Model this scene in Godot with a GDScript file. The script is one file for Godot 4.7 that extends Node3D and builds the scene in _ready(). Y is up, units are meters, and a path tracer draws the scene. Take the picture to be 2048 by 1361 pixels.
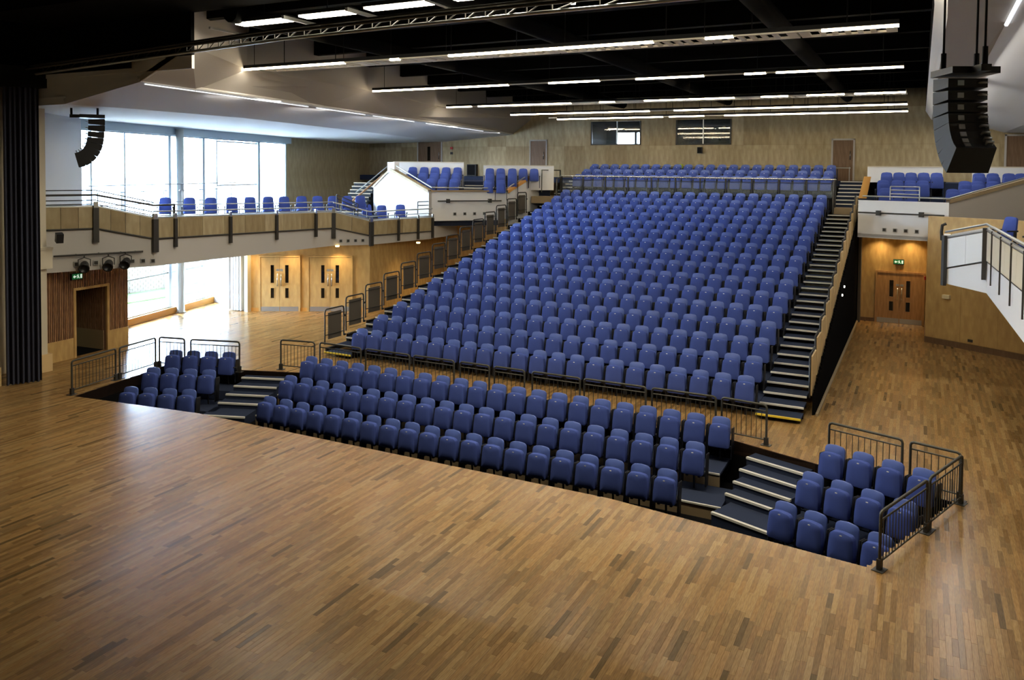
extends Node3D

# ------------------------------------------------------------------ mesh builder
class Mk:
	var st := SurfaceTool.new()
	var t := Transform3D()
	var n := 0
	func _init() -> void:
		st.begin(Mesh.PRIMITIVE_TRIANGLES)
		st.set_smooth_group(-1)
	func smooth(g: int) -> void:
		st.set_smooth_group(g)
	func tri(a: Vector3, b: Vector3, c: Vector3) -> void:   # counter-clockwise seen from outside
		for v in [a, c, b]:
			st.add_vertex(t * v)
		n += 1
	func quad(a: Vector3, b: Vector3, c: Vector3, d: Vector3) -> void:
		tri(a, b, c)
		tri(a, c, d)
	func box(c: Vector3, s: Vector3) -> void:
		var h := s * 0.5
		var p := []
		for k in 8:
			p.append(c + Vector3(h.x if k & 1 else -h.x, h.y if k & 2 else -h.y, h.z if k & 4 else -h.z))
		quad(p[4], p[5], p[7], p[6])
		quad(p[1], p[0], p[2], p[3])
		quad(p[5], p[1], p[3], p[7])
		quad(p[0], p[4], p[6], p[2])
		quad(p[6], p[7], p[3], p[2])
		quad(p[0], p[1], p[5], p[4])
	func ab(a: Vector3, b: Vector3) -> void:
		box((a + b) * 0.5, (b - a).abs())
	# box with chamfered edges round its z faces
	func slab(outline: PackedVector2Array, z0: float, z1: float, bev := 0.0, bulge := 0.0) -> void:
		var m := outline.size()
		var c := Vector2.ZERO
		for p in outline:
			c += p
		c /= m
		var inner := PackedVector2Array()
		for p in outline:
			inner.append(p - (p - c).normalized() * bev)
		smooth(1)
		for k in m:
			var a := outline[k]
			var b := outline[(k + 1) % m]
			quad(Vector3(a.x, a.y, z0), Vector3(b.x, b.y, z0), Vector3(b.x, b.y, z1 - bev * 0.6), Vector3(a.x, a.y, z1 - bev * 0.6))
		smooth(2)
		for k in m:
			var a := outline[k]
			var b := outline[(k + 1) % m]
			var ia := inner[k]
			var ib := inner[(k + 1) % m]
			if bev > 0.0:
				quad(Vector3(a.x, a.y, z1 - bev * 0.6), Vector3(b.x, b.y, z1 - bev * 0.6), Vector3(ib.x, ib.y, z1), Vector3(ia.x, ia.y, z1))
			if bulge > 0.0:
				var ma := ia.lerp(c, 0.45)
				var mb := ib.lerp(c, 0.45)
				quad(Vector3(ia.x, ia.y, z1), Vector3(ib.x, ib.y, z1), Vector3(mb.x, mb.y, z1 + bulge), Vector3(ma.x, ma.y, z1 + bulge))
				tri(Vector3(ma.x, ma.y, z1 + bulge), Vector3(mb.x, mb.y, z1 + bulge), Vector3(c.x, c.y, z1 + bulge * 1.2))
			else:
				tri(Vector3(ia.x, ia.y, z1), Vector3(ib.x, ib.y, z1), Vector3(c.x, c.y, z1))
		smooth(-1)
		for k in m:
			var a := outline[k]
			var b := outline[(k + 1) % m]
			tri(Vector3(b.x, b.y, z0), Vector3(a.x, a.y, z0), Vector3(c.x, c.y, z0))
	func prism(outline: PackedVector2Array, y0: float, y1: float) -> void:   # plan outline (x, z)
		var o := outline
		if not Geometry2D.is_polygon_clockwise(o):
			o = outline.duplicate()
			o.reverse()
		var m := o.size()
		for k in m:
			var a := o[k]
			var b := o[(k + 1) % m]
			quad(Vector3(a.x, y0, a.y), Vector3(a.x, y1, a.y), Vector3(b.x, y1, b.y), Vector3(b.x, y0, b.y))
		var f := Geometry2D.triangulate_polygon(o)
		for k in range(0, f.size(), 3):
			var a := o[f[k]]
			var b := o[f[k + 1]]
			var c := o[f[k + 2]]
			if (b - a).cross(c - a) > 0.0:
				var s := b
				b = c
				c = s
			tri(Vector3(a.x, y1, a.y), Vector3(b.x, y1, b.y), Vector3(c.x, y1, c.y))
			tri(Vector3(a.x, y0, a.y), Vector3(c.x, y0, c.y), Vector3(b.x, y0, b.y))
	func tube(pts: Array, r: float, sides := 6, caps := true) -> void:
		var rings := []
		var up := Vector3.UP
		for i in pts.size():
			var d: Vector3 = (pts[mini(i + 1, pts.size() - 1)] - pts[maxi(i - 1, 0)]).normalized()
			if i == 0 and absf(d.dot(up)) > 0.95:
				up = Vector3.RIGHT
			var sx := d.cross(up)
			if sx.length() < 0.05:
				sx = d.cross(Vector3(0.3, 0.2, 1.0))
			sx = sx.normalized()
			var sy := sx.cross(d).normalized()
			up = sy
			var k := 1.0
			if i > 0 and i < pts.size() - 1:
				var d0: Vector3 = (pts[i] - pts[i - 1]).normalized()
				k = 1.0 / maxf(0.6, d0.dot(d))
			var ring := []
			for j in sides:
				var an := TAU * j / sides
				ring.append(pts[i] + (sx * cos(an) + sy * sin(an)) * r * k)
			rings.append(ring)
		smooth(3)
		for i in pts.size() - 1:
			for j in sides:
				var j2 := (j + 1) % sides
				quad(rings[i][j2], rings[i][j], rings[i + 1][j], rings[i + 1][j2])
		smooth(-1)
		if caps:
			for j in range(1, sides - 1):
				tri(rings[0][0], rings[0][j], rings[0][j + 1])
				var e: Array = rings[-1]
				tri(e[0], e[j + 1], e[j])
	func lathe(prof: Array, sides := 12) -> void:   # profile (radius, y), bottom to top
		smooth(4)
		for i in prof.size() - 1:
			for j in sides:
				var a0 := TAU * j / sides
				var a1 := TAU * (j + 1) / sides
				var p: Vector2 = prof[i]
				var q: Vector2 = prof[i + 1]
				quad(Vector3(p.x * cos(a1), p.y, p.x * sin(a1)), Vector3(p.x * cos(a0), p.y, p.x * sin(a0)), Vector3(q.x * cos(a0), q.y, q.x * sin(a0)), Vector3(q.x * cos(a1), q.y, q.x * sin(a1)))
		smooth(-1)
	func mesh() -> ArrayMesh:
		st.generate_normals()
		return st.commit()

# ------------------------------------------------------------------ naming
var used := {}
func numbered(n: String) -> String:
	if not used.has(n):
		used[n] = 0
		return n
	used[n] += 1
	return "%s_%03d" % [n, used[n]]

func thing(called: String, label: String, category: String, at := Vector3.ZERO, turn := 0.0, group := "") -> Node3D:
	var o := Node3D.new()
	o.name = numbered(called)
	add_child(o)
	o.position = at
	o.rotation.y = turn
	tag(o, label, category, group)
	return o

func tag(o: Node, label: String, category: String, group := "") -> Node:
	o.set_meta("label", label)
	o.set_meta("category", category)
	if group:
		o.set_meta("group", group)
	return o

func part(called: String, mk, mat: Material, parent: Node = self) -> MeshInstance3D:
	var o := MeshInstance3D.new()
	o.mesh = mk.mesh() if mk is Mk else mk
	o.material_override = mat
	o.name = numbered(called) if parent == self else called
	parent.add_child(o, true)
	return o

func one(called: String, mk, mat: Material, label: String, category: String, group := "") -> MeshInstance3D:
	var o := part(called, mk, mat)
	tag(o, label, category, group)
	return o

func struct(called: String, mk, mat: Material, parent: Node = self) -> MeshInstance3D:
	var o := part(called, mk, mat, parent)
	if parent == self:
		o.set_meta("kind", "structure")
	return o

func frame(a: Vector2, b: Vector2) -> Transform3D:   # local x from a to b, y up, local z to the right-hand side of the walk seen from above turned outwards
	var x := Vector3(b.x - a.x, 0, b.y - a.y).normalized()
	return Transform3D(Basis(x, Vector3.UP, x.cross(Vector3.UP)), Vector3(a.x, 0, a.y))

const ORD := ["first", "second", "third", "fourth", "fifth", "sixth", "seventh", "eighth", "ninth", "tenth", "eleventh", "twelfth", "thirteenth", "fourteenth", "fifteenth", "sixteenth", "seventeenth", "eighteenth", "nineteenth", "twentieth", "twenty-first", "twenty-second"]

# ------------------------------------------------------------------ materials
var M := {}
func mat(n: String, c: Color, rough := 0.6, metal := 0.0, spec := 0.5) -> StandardMaterial3D:
	var m := StandardMaterial3D.new()
	m.resource_name = n
	m.albedo_color = c
	m.roughness = rough
	m.metallic = metal
	m.metallic_specular = spec
	M[n] = m
	return m

func noise_tex(sd: int, freq: float, lo: Color, hi: Color, size := 256, octaves := 4) -> NoiseTexture2D:
	var f := FastNoiseLite.new()
	f.seed = sd
	f.frequency = freq
	f.fractal_octaves = octaves
	var g := Gradient.new()
	g.set_color(0, lo)
	g.set_color(1, hi)
	var nt := NoiseTexture2D.new()
	nt.width = size
	nt.height = size
	nt.seamless = true
	nt.noise = f
	nt.color_ramp = g
	return nt

func tri_tex(m: StandardMaterial3D, tx: Texture2D, sc: Vector3) -> void:
	m.albedo_texture = tx
	m.uv1_triplanar = true
	m.uv1_world_triplanar = true
	m.uv1_scale = sc

func emit(n: String, c: Color, e: float) -> StandardMaterial3D:
	var m := mat(n, c, 0.5)
	m.emission_enabled = true
	m.emission = c
	m.emission_energy_multiplier = e
	return m

func c255(r: float, g: float, b: float) -> Color:
	return Color(r / 255.0, g / 255.0, b / 255.0)

func materials() -> void:
	var m := mat("floor_wood", Color.WHITE, 0.23, 0.0, 0.3)
	m.vertex_color_use_as_albedo = true
	tri_tex(m, noise_tex(3, 0.02, c255(205, 200, 195), Color.WHITE, 512, 5), Vector3(5.0, 5.0, 0.45))
	mat("floor_base", c255(70, 48, 30), 0.6)
	mat("white_paint", c255(226, 225, 222), 0.75)
	mat("grey_paint", c255(206, 205, 204), 0.8)
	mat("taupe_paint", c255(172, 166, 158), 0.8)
	mat("white_dimmed", c255(186, 182, 175), 0.8)  # white paint darkened: gallery front's shade put into colour, lit flank toned down
	mat("cream_paint", c255(206, 196, 172), 0.8)
	mat("black_ceiling", c255(7, 7, 7), 0.9, 0.0, 0.2)
	mat("black", c255(20, 20, 21), 0.75, 0.0, 0.3)
	mat("black_gloss", c255(22, 22, 24), 0.4, 0.0, 0.5)
	m = mat("birch", c255(176, 160, 124), 0.55, 0.0, 0.4)
	tri_tex(m, noise_tex(11, 0.012, c255(214, 208, 198), Color.WHITE, 256, 4), Vector3(1.2, 0.35, 1.2))
	m = mat("birch_dark", c255(164, 146, 110), 0.55, 0.0, 0.4)
	tri_tex(m, M.birch.albedo_texture, Vector3(1.2, 0.35, 1.2))
	m = mat("birch_light", c255(186, 170, 134), 0.55, 0.0, 0.4)
	tri_tex(m, M.birch.albedo_texture, Vector3(1.2, 0.35, 1.2))
	m = mat("maple", c255(206, 172, 112), 0.5, 0.0, 0.4)
	tri_tex(m, M.birch.albedo_texture, Vector3(1.5, 0.4, 1.5))
	m = mat("door_wood", c255(188, 146, 98), 0.45, 0.0, 0.4)
	tri_tex(m, M.birch.albedo_texture, Vector3(3.0, 0.4, 3.0))
	m = mat("door_brown", c255(124, 98, 74), 0.5, 0.0, 0.4)
	tri_tex(m, M.birch.albedo_texture, Vector3(3.0, 0.4, 3.0))
	m = mat("slat_wood", c255(184, 140, 102), 0.5, 0.0, 0.4)
	tri_tex(m, noise_tex(5, 0.02, c255(170, 165, 160), Color.WHITE, 256), Vector3(4, 0.5, 4))
	m = mat("slat_wood_dark", c255(156, 118, 88), 0.5, 0.0, 0.4)
	tri_tex(m, M.slat_wood.albedo_texture, Vector3(4, 0.5, 4))
	mat("slat_gap", c255(128, 96, 72), 0.8)
	m = mat("seat_fabric", c255(76, 94, 166), 0.9, 0.0, 0.25)
	tri_tex(m, noise_tex(8, 0.35, c255(222, 222, 226), Color.WHITE, 256, 2), Vector3(6, 6, 6))
	m.rim_enabled = true
	m.rim = 0.25
	m.rim_tint = 0.6
	mat("seat_shell", c255(84, 104, 172), 0.45, 0.0, 0.4)
	mat("seat_frame", c255(34, 35, 40), 0.5, 0.0, 0.4)
	mat("plate_white", c255(232, 232, 232), 0.3)
	m = mat("carpet", c255(58, 66, 88), 0.95, 0.0, 0.15)
	tri_tex(m, noise_tex(21, 0.3, c255(190, 190, 190), Color.WHITE, 256, 2), Vector3(3, 3, 3))
	mat("pit_black", c255(16, 16, 18), 0.9, 0.0, 0.2)
	mat("nosing", c255(212, 210, 200), 0.5, 0.0, 0.5)
	mat("nosing_yellow", c255(228, 200, 60), 0.5)
	mat("rail_metal", c255(74, 72, 64), 0.45, 0.4, 0.5)
	mat("dark_metal", c255(58, 56, 52), 0.5, 0.3, 0.5)
	mat("steel", c255(176, 178, 176), 0.35, 0.7, 0.5)
	mat("chrome", c255(214, 214, 210), 0.2, 0.9, 0.5)
	mat("panel_taupe", c255(88, 80, 70), 0.8)
	mat("beige_fascia", c255(150, 130, 98), 0.6)
	mat("beige_panel", c255(214, 184, 132), 0.6)
	m = mat("curtain", c255(66, 68, 82), 0.95, 0.0, 0.2)
	mat("alu_blue", c255(170, 186, 196), 0.4, 0.2, 0.5)
	mat("concrete", c255(168, 164, 158), 0.9)
	m = mat("brick_wall", c255(166, 150, 138), 0.9)
	mat("brick_mortar", c255(180, 176, 168), 0.9)
	m = mat("grass", c255(110, 140, 80), 0.95)
	mat("pale_wall", c255(150, 160, 130), 0.8)
	mat("lime", c255(190, 220, 40), 0.7)
	mat("red_plastic", c255(170, 40, 30), 0.5)
	mat("cream_plastic", c255(214, 200, 160), 0.5)
	m = mat("glass", Color(0.9, 0.95, 0.95, 0.06), 0.02, 0.0, 0.5)
	m.transparency = BaseMaterial3D.TRANSPARENCY_ALPHA
	m = mat("dark_glass", c255(16, 18, 20), 0.06, 0.0, 0.6)
	m = mat("tinted_glass", Color(0.25, 0.3, 0.32, 0.35), 0.03, 0.0, 0.6)
	m.transparency = BaseMaterial3D.TRANSPARENCY_ALPHA
	emit("tube_warm", Color(1.0, 0.95, 0.84), 14.0)
	emit("tube_cool", Color(0.95, 0.97, 1.0), 0.6)
	emit("downlight", Color(1.0, 0.85, 0.55), 4.0)
	mat("tube_off", c255(196, 190, 176), 0.5)
	mat("acoustic", c255(232, 226, 212), 0.75)
	emit("sign_green", c255(30, 110, 60), 0.25)
	emit("sign_white", c255(220, 235, 220), 0.5)
	mat("speaker_black", c255(26, 27, 29), 0.5, 0.0, 0.5)
	mat("speaker_grille", c255(15, 15, 16), 0.8, 0.0, 0.3)
	mat("timber_base", c255(206, 150, 70), 0.45)
	emit("white_bulb", Color(1, 0.98, 0.92), 6.0)

# ------------------------------------------------------------------ ready
const SEAT := 0.55
const ROWZ := 1.05
const RISE := 0.2668
var pit := PackedVector2Array([Vector2(-15.47, 6.53), Vector2(-11.6, 6.02), Vector2(-1.2, 6.02), Vector2(3.04, 6.55), Vector2(4.27, 3.24), Vector2(1.86, 2.42), Vector2(0.1, 1.8), Vector2(-11.7, 1.8), Vector2(-14.14, 2.66), Vector2(-16.06, 3.33)])

func _ready() -> void:
	camera_and_light()
	materials()
	lamps()
	shell()
	floor_planks()
	ceiling_and_bulkheads()
	windows_left()
	gallery_left()
	lower_left()
	upper_left()
	back_wall()
	right_side()
	tier()
	pit_area()
	chairs()
	rails()
	battens()
	hung_things()

func camera_and_light() -> void:
	var cam := Camera3D.new()
	cam.name = "camera"
	add_child(cam)
	cam.position = Vector3(3.6064, 5.8584, 19.3290)
	cam.basis = Basis.from_euler(Vector3(-0.0360, 0.47377, 0.00875))
	cam.projection = Camera3D.PROJECTION_FRUSTUM
	cam.near = 0.1
	cam.far = 400.0
	var f := 1590.83
	cam.size = 2.0 * cam.near * 680.5 / f
	cam.frustum_offset = Vector2(0.0, -cam.near * (680.5 - 398.15) / f)
	cam.current = true
	var env := Environment.new()
	env.background_mode = Environment.BG_SKY
	var sky := Sky.new()
	var sm := ProceduralSkyMaterial.new()
	sm.sky_top_color = Color(0.70, 0.84, 1.0)
	sm.sky_horizon_color = Color(0.86, 0.93, 1.0)
	sm.ground_bottom_color = Color(0.6, 0.6, 0.58)
	sm.ground_horizon_color = Color(0.8, 0.8, 0.79)
	sm.sky_energy_multiplier = 4.4
	sm.ground_energy_multiplier = 2.6
	sky.sky_material = sm
	env.sky = sky
	env.tonemap_mode = Environment.TONE_MAPPER_LINEAR
	env.tonemap_exposure = 1.6
	env.sdfgi_enabled = true
	env.ssao_enabled = true
	env.ssil_enabled = true
	var we := WorldEnvironment.new()
	we.name = "environment"
	we.environment = env
	add_child(we)
	var sun := DirectionalLight3D.new()
	sun.name = "sun"
	sun.light_color = Color(1.0, 0.96, 0.9)
	sun.light_energy = 5.0
	sun.light_angular_distance = 0.6
	sun.shadow_enabled = true
	add_child(sun)
	sun.look_at_from_position(Vector3.ZERO, Vector3(1.6, -1.75, 0.55), Vector3.UP)

# ceiling battens: [z, x ranges that are lit]
const LIT := [
	[2.45, [[-13.82, -10.08], [-8.6, -8.31], [-6.84, -1.63], [-0.5, 0.08], [1.8, 3.18]], 8.7],
	[-4.1, [[-14.1, -8.57], [-7.11, -5.37], [-4.19, -2.11], [-0.95, -0.36], [-0.08, 3.15]], 8.7],
	[-11.4, [[-15.5, -14.2], [-13.87, -9.42], [-8.16, -7.5], [-6.26, -2.72], [-1.75, -0.79], [-0.14, 1.13], [1.46, 3.09]], 8.7],
	[-14.8, [[-14.0, -7.1], [-6.0, 3.1]], 8.55],
	[-16.5, [[-12.3, -7.0], [-6.7, -5.1], [-4.2, 3.1]], 8.4],
]
const BAT_Y := 8.7
var E_COVE := 1.1
var E_STAGE := 6.0
var E_TUBE := 1.7     # energy of a batten light per metre of lit tube

func area(called: String, at: Vector3, size: Vector2, energy: float, c: Color, down := Vector3.DOWN) -> void:
	var l := AreaLight3D.new()
	l.name = called
	l.area_size = size
	l.light_energy = energy
	l.light_color = c
	l.shadow_enabled = true
	l.set("area_range", 60.0)
	add_child(l, true)
	l.look_at_from_position(at, at + down, Vector3(0, 0, 1) if absf(down.y) > 0.9 else Vector3.UP)

func lamps() -> void:
	for row in LIT:
		for s in row[1]:
			var w: float = s[1] - s[0]
			area("batten_light", Vector3((s[0] + s[1]) / 2.0, row[2] - 0.05, row[0]), Vector2(w, 0.07), E_TUBE * w, Color(1.0, 0.97, 0.91))
	# stage house panels above the proscenium, the last three unseen and added as fill
	for s in STAGE_AND_FILL_PANELS:
		area("stage_and_fill_light", Vector3((s[0] + s[1]) / 2.0, 9.17, s[2]), Vector2(s[1] - s[0], 0.3), E_STAGE * (s[1] - s[0]), Color(1.0, 0.95, 0.84))
	# cove lights of the two bulkheads
	for q in [[Vector3(-13.9, 7.9, 3.4), Vector3(-14.3, 7.9, 0.4)], [Vector3(-14.4, 7.88, -0.6), Vector3(-15.0, 7.88, -3.6)], [Vector3(-15.1, 7.87, -4.6), Vector3(-15.7, 7.86, -8.6)], [Vector3(-15.8, 7.85, -9.4), Vector3(-16.3, 7.85, -13.6)], [Vector3(-16.4, 7.83, -14.4), Vector3(-17.2, 7.82, -20.4)]]:
		var l := AreaLight3D.new()
		l.name = "cove_glow"
		var L: float = (q[1] - q[0]).length()
		l.area_size = Vector2(0.05, L)
		l.light_energy = E_COVE * L
		l.light_color = Color(1.0, 0.98, 0.95)
		l.shadow_enabled = true
		add_child(l, true)
		l.look_at_from_position((q[0] + q[1]) * 0.5, (q[0] + q[1]) * 0.5 + Vector3(-0.35, -1, 0), (q[1] - q[0]).normalized())
	for q in [[Vector3(4.8, 8.26, 5.0), Vector3(4.8, 8.26, -4.0)], [Vector3(4.82, 8.24, -5.0), Vector3(4.85, 8.22, -11.0)], [Vector3(4.86, 8.22, -12.0), Vector3(4.9, 8.22, -20.0)]]:
		var l := AreaLight3D.new()
		l.name = "cove_glow"
		var L: float = (q[1] - q[0]).length()
		l.area_size = Vector2(0.05, L)
		l.light_energy = E_COVE * L
		l.light_color = Color(1.0, 0.98, 0.95)
		l.shadow_enabled = true
		add_child(l, true)
		l.look_at_from_position((q[0] + q[1]) * 0.5, (q[0] + q[1]) * 0.5 + Vector3(0.15, -1, 0), (q[1] - q[0]).normalized())
	# warm downlights below the galleries
	for p in DOWN:
		var l := SpotLight3D.new()
		l.name = "downlight_beam"
		l.light_color = Color(1.0, 0.86, 0.62)
		l.light_energy = p[3]
		l.spot_angle = 62.0
		l.spot_range = 30.0
		l.spot_attenuation = 2.0
		l.light_size = 0.06
		l.shadow_enabled = true
		add_child(l, true)
		l.look_at_from_position(Vector3(p[0], p[1] - 0.03, p[2]), Vector3(p[0], p[1] - 1.0, p[2]), Vector3(0, 0, 1))

const STAGE_AND_FILL_PANELS := [[-10.6, -9.1, 5.6], [-8.6, -7.25, 5.7], [-6.75, -5.2, 5.8], [-4.6, -3.2, 5.9], [-2.5, -1.1, 5.9], [-0.4, 1.0, 5.9], [1.7, 3.1, 5.9]]  # last three are unseen, added to brighten the foreground floor
const DOWN := [[2.3, 3.46, -14.75, 1.9], [3.35, 3.46, -14.75, 1.9], [-17.3, 2.72, -6.0, 2.6], [-18.9, 2.72, -5.0, 2.6], [-20.3, 2.72, -4.2, 2.6], [-15.4, 2.72, -9.0, 2.6], [-15.0, 2.72, -11.0, 2.6]]

# ------------------------------------------------------------------ setting
# a wall along a-b with rectangular holes [s0, s1, y0, y1]; thickness goes to the right of the walk a->b seen from above
func wall(a: Vector2, b: Vector2, y0: float, y1: float, th: float, holes := []) -> Mk:
	var k := Mk.new()
	k.t = frame(a, b)
	var cuts := [0.0, (b - a).length()]
	for h in holes:
		cuts.append(h[0])
		cuts.append(h[1])
	cuts.sort()
	for i in cuts.size() - 1:
		var s0: float = cuts[i]
		var s1: float = cuts[i + 1]
		if s1 - s0 < 0.001:
			continue
		var ys := [[y0, y1]]
		for h in holes:
			if h[0] <= s0 + 0.001 and h[1] >= s1 - 0.001:
				var nx := []
				for iv in ys:
					if h[2] > iv[0]:
						nx.append([iv[0], minf(h[2], iv[1])])
					if h[3] < iv[1]:
						nx.append([maxf(h[3], iv[0]), iv[1]])
				ys = nx
		for iv in ys:
			if iv[1] - iv[0] > 0.001:
				k.ab(Vector3(s0, iv[0], 0), Vector3(s1, iv[1], th))
	return k

func shell() -> void:
	# outer envelope behind what the photograph shows, so that daylight comes in through the glass only
	var k := Mk.new()
	k.ab(Vector3(9.5, -0.2, -24), Vector3(9.9, 12, 30))
	struct("wall_right", k, M.cream_paint)
	k = Mk.new()
	k.ab(Vector3(-20, -0.2, 27), Vector3(9.9, 12, 27.4))
	struct("wall_stage", k, M.cream_paint)
	k = wall(Vector2(-19.6, 5.2), Vector2(-20.0, 27.2), -0.2, 12, -0.4)
	struct("wall_stage_left", k, M.cream_paint)

func pit_span(x: float) -> Vector2:
	var lo := INF
	var hi := -INF
	for i in pit.size():
		var a := pit[i]
		var b := pit[(i + 1) % pit.size()]
		if (a.x <= x and b.x > x) or (b.x <= x and a.x > x):
			var z := a.y + (b.y - a.y) * (x - a.x) / (b.x - a.x)
			lo = minf(lo, z)
			hi = maxf(hi, z)
	return Vector2(lo, hi)

func floor_planks() -> void:
	# slab round the pit
	var k := Mk.new()
	var zs := 26.8
	k.prism(PackedVector2Array([Vector2(-24.6, zs), Vector2(9.6, zs), Vector2(9.6, 6.55), Vector2(3.04, 6.55), Vector2(-1.2, 6.02), Vector2(-11.6, 6.02), Vector2(-15.47, 6.53), Vector2(-24.6, 6.53)]), -0.3, -0.004)
	k.prism(PackedVector2Array([Vector2(9.6, 6.55), Vector2(9.6, 3.24), Vector2(4.27, 3.24), Vector2(3.04, 6.55)]), -0.3, -0.004)
	k.prism(PackedVector2Array([Vector2(-24.6, 6.53), Vector2(-15.47, 6.53), Vector2(-16.06, 3.33), Vector2(-24.6, 3.33)]), -0.3, -0.004)
	k.prism(PackedVector2Array([Vector2(-24.6, 3.33), Vector2(-16.06, 3.33), Vector2(-14.14, 2.66), Vector2(-11.7, 1.8), Vector2(0.1, 1.8), Vector2(1.86, 2.42), Vector2(4.27, 3.24), Vector2(9.6, 3.24), Vector2(9.6, -24.0), Vector2(-24.6, -24.0)]), -0.3, -0.004)
	var fl := struct("floor", k, M.floor_base)
	var rng := RandomNumberGenerator.new()
	rng.seed = 77
	# linear colours of the oak strips
	var tones := []
	for i in 10:
		var c := Color(0.345, 0.208, 0.08)
		var v: float = [0.50, 0.72, 0.84, 0.92, 0.98, 1.03, 1.08, 1.14, 1.22, 1.32][i]
		var w: float = [0.94, 1.05, 0.97, 1.03, 1.0, 0.97, 1.04, 0.98, 1.02, 0.96][i]
		tones.append(Color(c.r * v * w, c.g * v, c.b * v * (2.0 - w)))
	var lens := [0.42, 0.55, 0.7, 0.9]
	var W := 0.071
	var near := []
	var vs := PackedVector3Array()
	var cs := PackedColorArray()
	var camp := Vector3(3.6, 5.86, 19.33)
	var fw := Vector3(-0.4559, 0, -0.89)
	var rt := Vector3(0.89, 0, -0.4559)
	var x := -24.3
	while x < 9.3:
		var spans := []
		var xm := x + W * 0.5
		var zmax := 15.2
		if xm > -16.06 and xm < 4.27:
			var sp := pit_span(xm)
			spans = [[sp.y, zmax], [-1.9 if xm > -11.3 and xm < 0.9 else -16.2, sp.x]]
		else:
			spans = [[-16.2, zmax]]
		for sp in spans:
			var z: float = sp[0] - rng.randf() * 0.4
			while z < sp[1]:
				var li := rng.randi() % 4
				var L: float = lens[li]
				var ti := 4
				var u := rng.randf()
				if u < 0.022: ti = 0
				elif u < 0.10: ti = 1
				elif u < 0.2: ti = 2
				else: ti = 3 + rng.randi() % 7
				var z0 := maxf(z, sp[0])
				var z1 := minf(z + L, sp[1])
				var c := Vector3(xm, 0, (z0 + z1) * 0.5)
				var xf := -22.44 + (c.z + 0.28) * 0.2778 + 0.15
				var d := c - camp
				var dep := d.dot(fw)
				if z1 - z0 > 0.05 and xm > xf and dep > 2.0:
					var sx := d.dot(rt) / dep
					var sy := 5.86 / dep
					if absf(sx) < 0.72:
						var whole := z1 - z0 > L - 0.001
						if whole and sy < 0.635 and absf(sx) < 0.66 and dep < 10.6:
							near.append([dep, c, li, ti])
						else:
							var g := 0.0008
							for v in [Vector3(x + g, 0, z0 + g), Vector3(x + W - g, 0, z0 + g), Vector3(x + W - g, 0, z1 - g), Vector3(x + g, 0, z0 + g), Vector3(x + W - g, 0, z1 - g), Vector3(x + g, 0, z1 - g)]:
								vs.append(v)
								cs.append(tones[ti])
				z += L
		x += W
	near.sort_custom(func(a, b): return a[0] < b[0])
	var meshes := {}
	for i in near.size():
		var q = near[i]
		var L: float = lens[q[2]]
		if i < 300:
			var key := Vector2i(q[2], q[3])
			if not meshes.has(key):
				var pk := Mk.new()
				var h := Vector3(W * 0.5 - 0.0008, 0, L * 0.5 - 0.0008)
				pk.st.set_color(tones[q[3]])
				pk.quad(Vector3(-h.x + .001, 0, h.z - .001), Vector3(h.x - .001, 0, h.z - .001), Vector3(h.x - .001, 0, -h.z + .001), Vector3(-h.x + .001, 0, -h.z + .001))
				var ring := [Vector3(-h.x, 0, h.z), Vector3(h.x, 0, h.z), Vector3(h.x, 0, -h.z), Vector3(-h.x, 0, -h.z)]
				for j in 4:
					var a: Vector3 = ring[j]
					var b: Vector3 = ring[(j + 1) % 4]
					var ia := Vector3(a.x - signf(a.x) * .001, 0, a.z - signf(a.z) * .001)
					var ib := Vector3(b.x - signf(b.x) * .001, 0, b.z - signf(b.z) * .001)
					pk.quad(a + Vector3(0, -.001, 0), b + Vector3(0, -.001, 0), ib, ia)
					pk.quad(a + Vector3(0, -.006, 0), b + Vector3(0, -.006, 0), b + Vector3(0, -.001, 0), a + Vector3(0, -.001, 0))
				meshes[key] = pk.mesh()
			var o := part("plank", meshes[key], M.floor_wood, fl)
			o.position = q[1]
		else:
			var c: Vector3 = q[1]
			var g := 0.0008
			var x0 := c.x - W * 0.5 + g
			var x1 := c.x + W * 0.5 - g
			var z0 := c.z - L * 0.5 + g
			var z1 := c.z + L * 0.5 - g
			for v in [Vector3(x0, 0, z0), Vector3(x1, 0, z0), Vector3(x1, 0, z1), Vector3(x0, 0, z0), Vector3(x1, 0, z1), Vector3(x0, 0, z1)]:
				vs.append(v)
				cs.append(tones[q[3]])
	var ns := PackedVector3Array()
	ns.resize(vs.size())
	ns.fill(Vector3.UP)
	var arr := []
	arr.resize(Mesh.ARRAY_MAX)
	arr[Mesh.ARRAY_VERTEX] = vs
	arr[Mesh.ARRAY_NORMAL] = ns
	arr[Mesh.ARRAY_COLOR] = cs
	var am := ArrayMesh.new()
	am.add_surface_from_arrays(Mesh.PRIMITIVE_TRIANGLES, arr)
	var o := part("plank_field", am, M.floor_wood, fl)
	o.set_meta("kind", "stuff")

func strip(k: Mk, a: Array, b: Array) -> void:   # sheet between two polylines, both sides
	for i in a.size() - 1:
		k.quad(a[i], b[i], b[i + 1], a[i + 1])

func solid_strip(k: Mk, a: Array, b: Array, th: Vector3) -> void:   # the same with thickness
	var a2 := []
	var b2 := []
	for i in a.size():
		a2.append(a[i] + th)
		b2.append(b[i] + th)
	strip(k, a, b)
	strip(k, b2, a2)
	strip(k, a2, a)
	strip(k, b, b2)
	var e := a.size() - 1
	k.quad(a[0], a2[0], b2[0], b[0])
	k.quad(a[e], b[e], b2[e], a2[e])

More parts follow.
